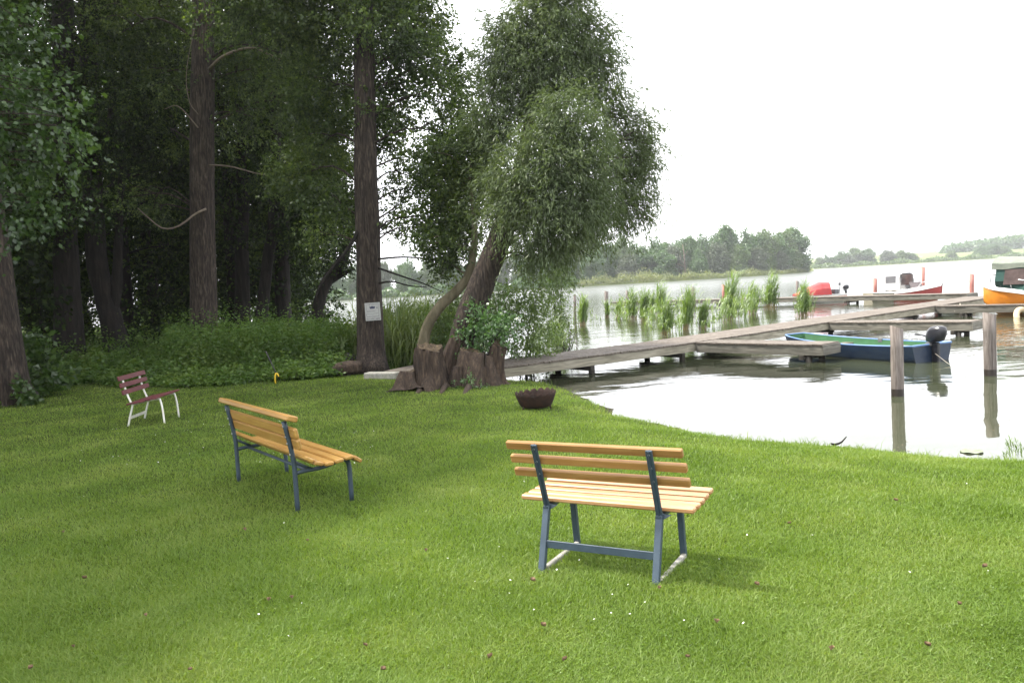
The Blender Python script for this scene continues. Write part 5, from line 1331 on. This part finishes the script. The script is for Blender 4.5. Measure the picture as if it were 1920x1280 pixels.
def cabin_boat():
    b = atY(1716, 545, 47.2); hd = math.atan2(-.95, .42)
    t = thing('motorboat', 'white cabin boat with faded red hull band and grey hood behind the distant jetty', 'boat', (b.x, b.y, WATER), hd, 'boats moored at the jetties')
    h = 1.75
    S = dense([(-h, .72, .42, .62, 0, -.15), (-h * .3, .80, .46, .68, 0, -.2), (h * .3, .70, .56, .5, .04, -.2), (h * .75, .38, .70, .18, .16, -.05), (h, .03, .82, .02, .5, .35)], 20)
    rows = hull_rows(S); m = MB(); m.grid(rows); m.add(rows[0], [tuple(range(len(rows[0])))]); m.build('hull', MT['hull_red'], t)
    m = MB()
    for s in (1, -1): m.grid([[(x, s * (b_ + .012), z - .10) for x, b_, z, *_ in S], [(x, s * (b_ + .02), z + .03) for x, b_, z, *_ in S], [(x, s * max(0, b_ - .05), z + .03) for x, b_, z, *_ in S]])
    m.grid([[(x, (b_ - .04) * q, z + .03 + .13 * (1 - q * q)) for q in (1, .5, 0, -.5, -1)] for x, b_, z, *_ in S if x > -.2]); m.build('deck', MT['hull_white'], t)
    m = MB(); m.grid([[(x, y * .60, .55 + q * hz_) for q, y in ((0, 1.05), (.6, 1.0), (.92, .82), (1, .45), (1, -.45), (.92, -.82), (.6, -1.0), (0, -1.05))] for x, hz_ in ((-h + .15, 1.05), (-1.25, 1.22), (-.75, 1.18), (-.58, .95))])
    m.build('hood', MT['hood_grey'], t)
    m = MB(); m.bar((-.53, -.44, 1.12), (-.53, .44, 1.12), .02, .60, up=(.15, 0, 1)); m.bar((.05, -.48, .82), (.05, .48, .82), .02, .34, up=(-.5, 0, 1)); m.build('windscreen', MT['glass_dark'], t)
    for s_ in (1, -1): MB().bar((-1.5, s_ * .60, 1.15), (-.8, s_ * .60, 1.17), .03, .40).build('side_window', MT['motor_grey'], t)
    m = MB(); m.tube([(.5, .45, .62), (.75, .38, .95), (1.5, .12, 1.08), (1.62, 0, 1.08), (1.5, -.12, 1.08), (.75, -.38, .95), (.5, -.45, .62)], .018, 8); m.build('bow_rail', MT['chrome'], t)
    outboard(t, -h - .05, 0, .55, .9)
cabin_boat()

def red_boat():
    b = atY(1535, 552, 50); hd = math.atan2(.12, -1)
    t = thing('motorboat', 'small white motorboat under a bright red cover behind the distant jetty', 'boat', (b.x, b.y, WATER), hd, 'boats moored at the jetties')
    h = 1.5
    S = dense([(-h, .62, .48, .52, 0, -.12), (-h * .3, .68, .46, .56, 0, -.15), (h * .3, .58, .46, .42, .03, -.15), (h * .75, .32, .50, .15, .12, -.02), (h, .03, .52, .02, .3, .2)], 18)
    rows = hull_rows(S); m = MB(); m.grid(rows); m.add(rows[0], [tuple(range(len(rows[0])))]); m.build('hull', MT['hull_white'], t)
    m = MB()
    for s in (1, -1): m.grid([[(x, s * (np.interp(.15, (0, 1), (bc, b_)) + .05), .14) for x, b_, z, bc, zc, zk in S], [(x, s * (b_ + .02 - .02), z - .10) for x, b_, z, *_ in S]])
    m.build('red_band', MT['hull_red'], t)
    m = MB(); xs = [h + .02, h * .6, h * .2, -.05, -.55, -.60]; zz = [.56, .80, 1.08, 1.22, 1.20, .52]
    rr = []
    for x, zt in zip(xs, zz):
        bw = np.interp(x, [s[0] for s in S], [s[1] for s in S]) + .03
        rr.append([(x, bw, .46), (x, bw * .95, .46 + (zt - .46) * .5), (x, bw * .7, .46 + (zt - .46) * .88), (x, bw * .3, zt), (x, -bw * .3, zt), (x, -bw * .7, .46 + (zt - .46) * .88), (x, -bw * .95, .46 + (zt - .46) * .5), (x, -bw, .46)])
    m.grid(rr, smooth=False); m.build('cover', MT['canopy_red'], t)
    MB().box((-.95, 0, .62), (.30, .8, .30), ch=.04).build('seat', MT['motor_grey'], t)
    outboard(t, -h - .05, 0, .85, .8)
    m = MB(); m.tube([(-1.1, .5, .48), (-1.1, .5, .95)], .025, 8); m.tube([(-1.1, .5, .98), (-1.1, .5, 1.16)], .07, 10); m.build('lamp_post', MT['motor_grey'], t)
red_boat()

# low open dinghy between the two motorboats
b = atY(1655, 548, 48.0)
t = thing('rowing_boat', 'low weathered dinghy tucked between the red covered and the white cabin boat', 'boat', (b.x, b.y, WATER), math.atan2(.25, 1), 'boats moored at the jetties')
S = dense([(-1.0, .45, .48, .36, 0, -.1), (0, .55, .42, .45, 0, -.12), (.7, .38, .48, .25, .05, -.05), (1.05, .04, .58, .03, .3, .2)], 14)
m = MB(); rows = hull_rows(S); m.grid(rows); m.add(rows[0], [tuple(range(len(rows[0])))]); m.grid(hull_rows(S, .03, .05)); m.build('hull', MT['beam'], t)
m = MB(); m.tube([(x, b_, z) for x, b_, z, *_ in S] + [(x, -b_, z) for x, b_, z, *_ in S[::-1]], .025, 6); m.build('rim', MT['hull_white'], t)

# cream ring fender hanging at the third finger pier
p = atY(1919, 597, 29.0)
m = MB(); R0, r0 = .33, .10
m.grid([[((R0 + r0 * math.cos(v)) * math.cos(u), r0 * math.sin(v), (R0 + r0 * math.cos(v)) * math.sin(u)) for v in np.linspace(0, 2 * PI, 13)[:-1]] for u in np.linspace(0, 2 * PI, 33)], closed=True)
o = m.build('ring_fender', MT['cream']); o.location = p; o.rotation_euler = (-.35, .2, .35); tag(o, 'cream ring fender hanging below the farthest finger pier at the right edge', 'fender')

# mooring line looped over the jetty edge
q0, q1, q2 = atY(1797, 573, 31.2), atY(1792, 580, 31.0), atY(1786, 583, 31.0)
m = MB(); m.tube([Vector(v) for v in spline([atY(1800, 569, 31.3), q0 + Vector((0, -.12, 0)), q1 + Vector((0, -.15, -.02)), q2 + Vector((0, -.12, 0))], 12)], .018, 6)
o = m.build('rope', MT['rope']); tag(o, 'pale mooring rope looped over the jetty edge beside the farthest finger pier', 'rope')
# mooring line from the rowing boat stern to the right-hand post
a_ = atY(1752, 662, 17.7); b_ = atY(1850, 640, 15.05); mid = (a_ + b_) / 2; mid.z = WATER + .03
m = MB(); m.tube([Vector(v) for v in spline([a_, mid, b_], 16)], .0035, 6)
o = m.build('rope', MT['rope']); tag(o, 'thin slack mooring line from the rowing boat stern to the right post', 'rope')

# ------------------------------------------------------------------ the far shore
def land_strip(name, front, depth, rise, mat, first=.35):
    """front: list of world points along the waterline; the land rises away from the camera"""
    rows = []
    for k, (dd, z) in enumerate(((-1.5, WATER - .4), (0, WATER + .05), (4, WATER + first), (depth * .4, rise * .5), (depth, rise))):
        rows.append([(p.x + dd * p.x / math.hypot(p.x, p.y), p.y + dd * p.y / math.hypot(p.x, p.y), z) for p in front])
    m = MB(); m.grid(rows); o = m.build(name, mat); return tag(o, kind='structure')
MT['far_ground'] = surf('far_meadow', [(.06, .09, .025), (.10, .13, .035), (.15, .17, .05)], scale=(.05, .05, .05), rough=1, bump=0)
MT['wheat'] = surf('ripe_field', [(.40, .33, .13), (.48, .40, .18)], scale=(.03, .03, .03), rough=1, bump=0)
f1 = [atY(px, 640, 1) for px in (300, 500, 640, 720, 830, 930, 1022, 1100, 1160, 1279, 1400, 1480, 1522, 1530)]
Y1 = [250, 258, 265, 268, 268, 266, 266, 266, 268, 272, 285, 310, 340, 390]
front1 = [Vector((v.x * Y, Y, WATER)) for v, Y in zip(f1, Y1)]
land_strip('far_shore', front1, 60, .9, MT['far_ground'])
f2 = [atY(px, 640, 1) for px in (1440, 1515, 1620, 1700, 1760, 1860, 1960, 2100)]
front2 = [Vector((v.x * 650, 650, WATER)) for v in f2]
land_strip('distant_shore', front2, 420, 11, MT['far_ground'], 1.0)
def field(px0, px1, ya, yb, Ya, Yb):
    m = MB(); n = 10
    m.grid([[tuple(atY(px0 + (px1 - px0) * i / (n - 1), y0 + (y1 - y0) * i / (n - 1), Y)) for i in range(n)] for Y, (y0, y1) in ((Ya, ya), (Yb, yb))])
    return tag(m.build('grain_field', MT['wheat']), kind='structure')
field(1716, 1775, (489.0, 485.5), (480.5, 480), 705, 800)
field(1796, 1832, (480.6, 479), (478.6, 476.6), 760, 830)

def far_proto(k, mats, name, label, n=11000, conical=False):
    g = np.random.default_rng(200 + k)
    bl = []
    for i in range(20):
        z = g.uniform(.10, .9); R = .42 * (math.sin(PI * min(1, (z + .12) / 1.12)) ** .5)
        if z > .75: R *= (1.04 - z) / .29
        a = g.uniform(0, 2 * PI); q = R * (.45 + .55 * g.random())
        bl.append((q * math.cos(a), q * math.sin(a), z, .13, .13, .11))
    bl.append((0, 0, .5, .22, .22, .36)); bl.append((.02, 0, .28, .28, .28, .2))
    t = thing(name, label, 'tree', (0, 0, 0))
    m = MB(); m.tube([(0, 0, -.05), (.01, 0, .3), (0, .01, .75)], [.026, .022, .008], 8); m.build('trunk', MT['bark_dark'], t)
    V, Fq = twig_leaves(bl, n // 6, 6, .046, g, twig=.07, flat=.8, aspect=.8)
    link('crown', mesh_np('crown', V, [Fq]), mats, t)
    return t
FP = [far_proto(0, MT['far1'], 'lake_tree', 'x'), far_proto(1, MT['far2'], 'lake_tree', 'x'), far_proto(2, MT['far3'], 'lake_tree', 'x'), far_proto(3, MT['far1'], 'lake_tree', 'x')]
fu = [False] * 4
fr = random.Random(9)
def far_tree(px, top, wpx, Y, k, label, group):
    if not fu[k]: o = FP[k]; fu[k] = True
    else: o = copy_tree(FP[k])
    p = atY(px, 520, Y); tp = atY(px, top, Y); H = tp.z - .2
    wd = wpx / FPX * Y
    o.location = (p.x, Y, .1); o.scale = (wd / .92, wd / .92, H / 1.0); o.rotation_euler = (0, 0, fr.uniform(0, 6.28))
    o['label'] = label; o['group'] = group
    return o
G1 = 'trees on the wooded spit across the lake'
for a in [(1085, 462, 60, 290, 3), (1122, 452, 60, 292, 0), (1155, 456, 60, 294, 3), (1190, 455, 60, 294, 0), (1240, 456, 62, 298, 3), (1276, 452, 60, 302, 0), (1308, 450, 60, 304, 1), (1345, 440, 60, 308, 0), (1382, 438, 60, 312, 0), (1418, 440, 60, 318, 3), (1455, 440, 60, 326, 0), (1472, 434, 54, 330, 1), (1060, 452, 70, 284, 0), (1104, 438, 62, 284, 1), (1140, 455, 56, 286, 0), (1170, 443, 52, 288, 1), (1205, 462, 50, 288, 3), (1226, 447, 54, 292, 0), (1262, 458, 48, 292, 2), (1290, 444, 50, 296, 3),
          (1325, 441, 54, 300, 0), (1362, 424, 62, 306, 3), (1400, 430, 56, 310, 0), (1436, 432, 56, 318, 1), (1115, 470, 50, 276, 3), (1245, 470, 46, 282, 3), (1345, 455, 50, 296, 2), (1385, 460, 48, 300, 1), (1310, 468, 40, 288, 0),
          (1180, 474, 44, 280, 2), (1420, 462, 44, 306, 2)]:
    far_tree(*a, 'rounded broadleaf tree in the row on the wooded spit across the lake', G1)
far_tree(1488, 427, 64, 335, 3, 'tall dark tree closing the tip of the wooded spit', G1)
far_tree(1462, 470, 40, 318, 2, 'pale grey-green willow low at the water near the spit tip', G1)
far_tree(1508, 488, 26, 338, 1, 'small round bush-like tree at the very tip of the spit', G1)
G2 = 'hazy trees on the far bank seen between the trunks'
for i, px in enumerate(range(560, 1050, 27)):
    far_tree(px + fr.uniform(-6, 6), 497 - (px - 560) * .055 + fr.uniform(-7, 7), fr.uniform(40, 54), 280 + fr.uniform(-4, 14), i % 4, 'hazy green tree on the far bank glimpsed between trunks of the near shore', G2)
G3 = 'small trees on the distant bank beyond the spit'
for a in [(1538, 482, 22, 665, 1), (1549, 477, 20, 668, 0), (1575, 470, 36, 668, 0), (1602, 464, 42, 672, 1), (1628, 466, 34, 672, 3), (1590, 478, 36, 664, 2)]:
    far_tree(*a, 'bluish tree in the left clump on the distant bank', G3)
for a in [(1664, 468, 32, 670, 2), (1690, 469, 34, 670, 1), (1708, 473, 26, 672, 0)]:
    far_tree(*a, 'bluish tree in the right clump on the distant bank, beside the yellow field', G3)
far_tree(1784, 471, 24, 690, 1, 'lone round bush on the distant bank right of the yellow field', G3)
for a in [(1845, 462, 34, 720, 0), (1862, 458, 38, 724, 3), (1880, 462, 34, 722, 1)]:
    far_tree(*a, 'green tree in front of the distant hill wood', G3)

# bare dead tree on the spit
b = atY(1283, 512, 276); b.z = 0
t = thing('dead_tree', 'bare white dead tree in front of the wooded spit', 'tree', b)
m = MB()
for pth, r in (([(1285, 512), (1283, 480), (1280, 458)], .22), ([(1284, 496), (1276, 487), (1275, 478)], .12), ([(1284, 500), (1274, 496), (1270, 495)], .10), ([(1283, 480), (1290, 470)], .10)):
    pp = [atY(x, y, 276) for x, y in pth]; m.tube(pp, list(np.linspace(r, r * .35, len(pp))), 7)
m.build('bare_trunk', MT['dead_wood'], t, b)

def stuff_leaves(name, label, mat, P, leaf, g, aspect=.8, kind='stuff', up=0.0):
    D = g.normal(size=P.shape); D[:, 2] += up
    L = leaf * (.6 + .8 * g.random(len(P)))
    V, Fq = leaf_quads(P, D, L, L * aspect, g)
    return tag(link(name, mesh_np(name, V, [Fq]), mat), label, kind=kind)
g = np.random.default_rng(300)
# reed belt along the far shore
n = 15000
px = g.uniform(1085, 1525, n); i0 = np.interp(px, [300, 500, 640, 720, 830, 930, 1022, 1100, 1160, 1279, 1400, 1480, 1522, 1530], Y1)
Yq = i0 + 9 * g.random(n) ** 1.3
hh = (.55 + .75 * g.random(n) ** 3) * np.interp(px, [1085, 1150, 1200, 1300, 1400, 1470, 1525], [1.2, 4.5, 4.2, 2.6, 2.2, 1.8, 1.2]) * (.75 + .35 * np.sin(px * .11) * np.sin(px * .047 + 1))
X = (px - 960) / FPX * Yq / math.cos(pit)
P = np.stack([X, Yq, WATER + .1 + hh * g.random(n)], 1)
stuff_leaves('far_reeds', 'yellow-green reed belt along the far spit', MT['far_reed'], P, .75, g, .28, up=1.6)
n = 9000
px = g.uniform(560, 1090, n); i0 = np.interp(px, [300, 500, 640, 720, 830, 930, 1022, 1100], Y1[:8])
Yq = i0 + 8 * g.random(n); X = (px - 960) / FPX * Yq / math.cos(pit)
P = np.stack([X, Yq, WATER + .1 + 3.2 * g.random(n) * (.6 + .4 * np.sin(px * .13))], 1)
stuff_leaves('far_bushes', 'dark bushes along the far bank below the trees', MT['far1'], P, 1.0, g, .7)
# bank vegetation and tree belts of the distant shore
n = 9000
px = g.uniform(1500, 1960, n); Yq = 651 + 14 * g.random(n); X = (px - 960) / FPX * Yq
P = np.stack([X, Yq, WATER + .1 + (2.6 + 1.2 * np.sin(px * .09)) * g.random(n)], 1)
stuff_leaves('distant_bank_scrub', 'low hazy scrub along the distant bank', MT['far2'], P, 1.5, g, .6)
n = 22000
px = g.uniform(1770, 2010, n); Yq = g.uniform(880, 990, n); X = (px - 960) / FPX * Yq
topy = np.interp(px, [1770, 1776, 1800, 1830, 1870, 1920, 2010], [476, 464, 459, 454, 449, 443, 434]) + 1.2 * np.sin(px * .5) + .8 * np.sin(px * 1.3)
def zpix(px, py, Y): return CAMH + Y * ((F_.z + U_.z * (640 - py) / FPX + R_.z * (px - 960) / FPX) / (F_.y + U_.y * (640 - py) / FPX + R_.y * (px - 960) / FPX))
zt = np.array([zpix(a, b, c) for a, b, c in zip(px, topy, Yq)]); zb = np.array([zpix(a, 484 - (a - 1770) * .05, c) for a, c in zip(px, Yq)])
P = np.stack([X, Yq, zb + (zt - zb) * g.random(n) ** .75], 1)
stuff_leaves('hill_wood', 'blue-grey hazy wood on the low distant hill', MT['far1'], P, 3.2, g, .8)
n = 5000
px = g.uniform(1515, 1800, n); Yq = g.uniform(1250, 1350, n); X = (px - 960) / FPX * Yq
P = np.stack([X, Yq, np.array([zpix(a, 478 - (a - 1690) * .05 + 2 * math.sin(a * .07) + 8 * r, c) for a, c, r in zip(px, Yq, g.random(n))])], 1)
stuff_leaves('horizon_wood', 'faint blue tree line on the horizon behind the field', MT['far1'], P, 4.0, g, .8)

# ------------------------------------------------------------------ lake haze
HAZE = 0.0003
def haze():
    m, nt, nd, lk = mat_new('lake_haze')
    out = nd.new('ShaderNodeOutputMaterial'); v = nd.new('ShaderNodeVolumePrincipled')
    v.inputs['Color'].default_value = (.95, .97, 1, 1); v.inputs['Density'].default_value = HAZE; v.inputs['Anisotropy'].default_value = .3
    lk.new(v.outputs[0], out.inputs['Volume'])
    mb = MB(); x0, x1, y0, y1, z0, z1 = -2300, 2700, -2300, 2700, -5.5, 90
    mb.add([(x, y, z) for z in (z0, z1) for x, y in ((x0, y0), (x1, y0), (x1, y1), (x0, y1))], [(0, 3, 2, 1), (4, 5, 6, 7), (0, 1, 5, 4), (1, 2, 6, 5), (2, 3, 7, 6), (3, 0, 4, 7)])
    o = mb.build('haze', m); tag(o, kind='stuff')
if HAZE: haze()
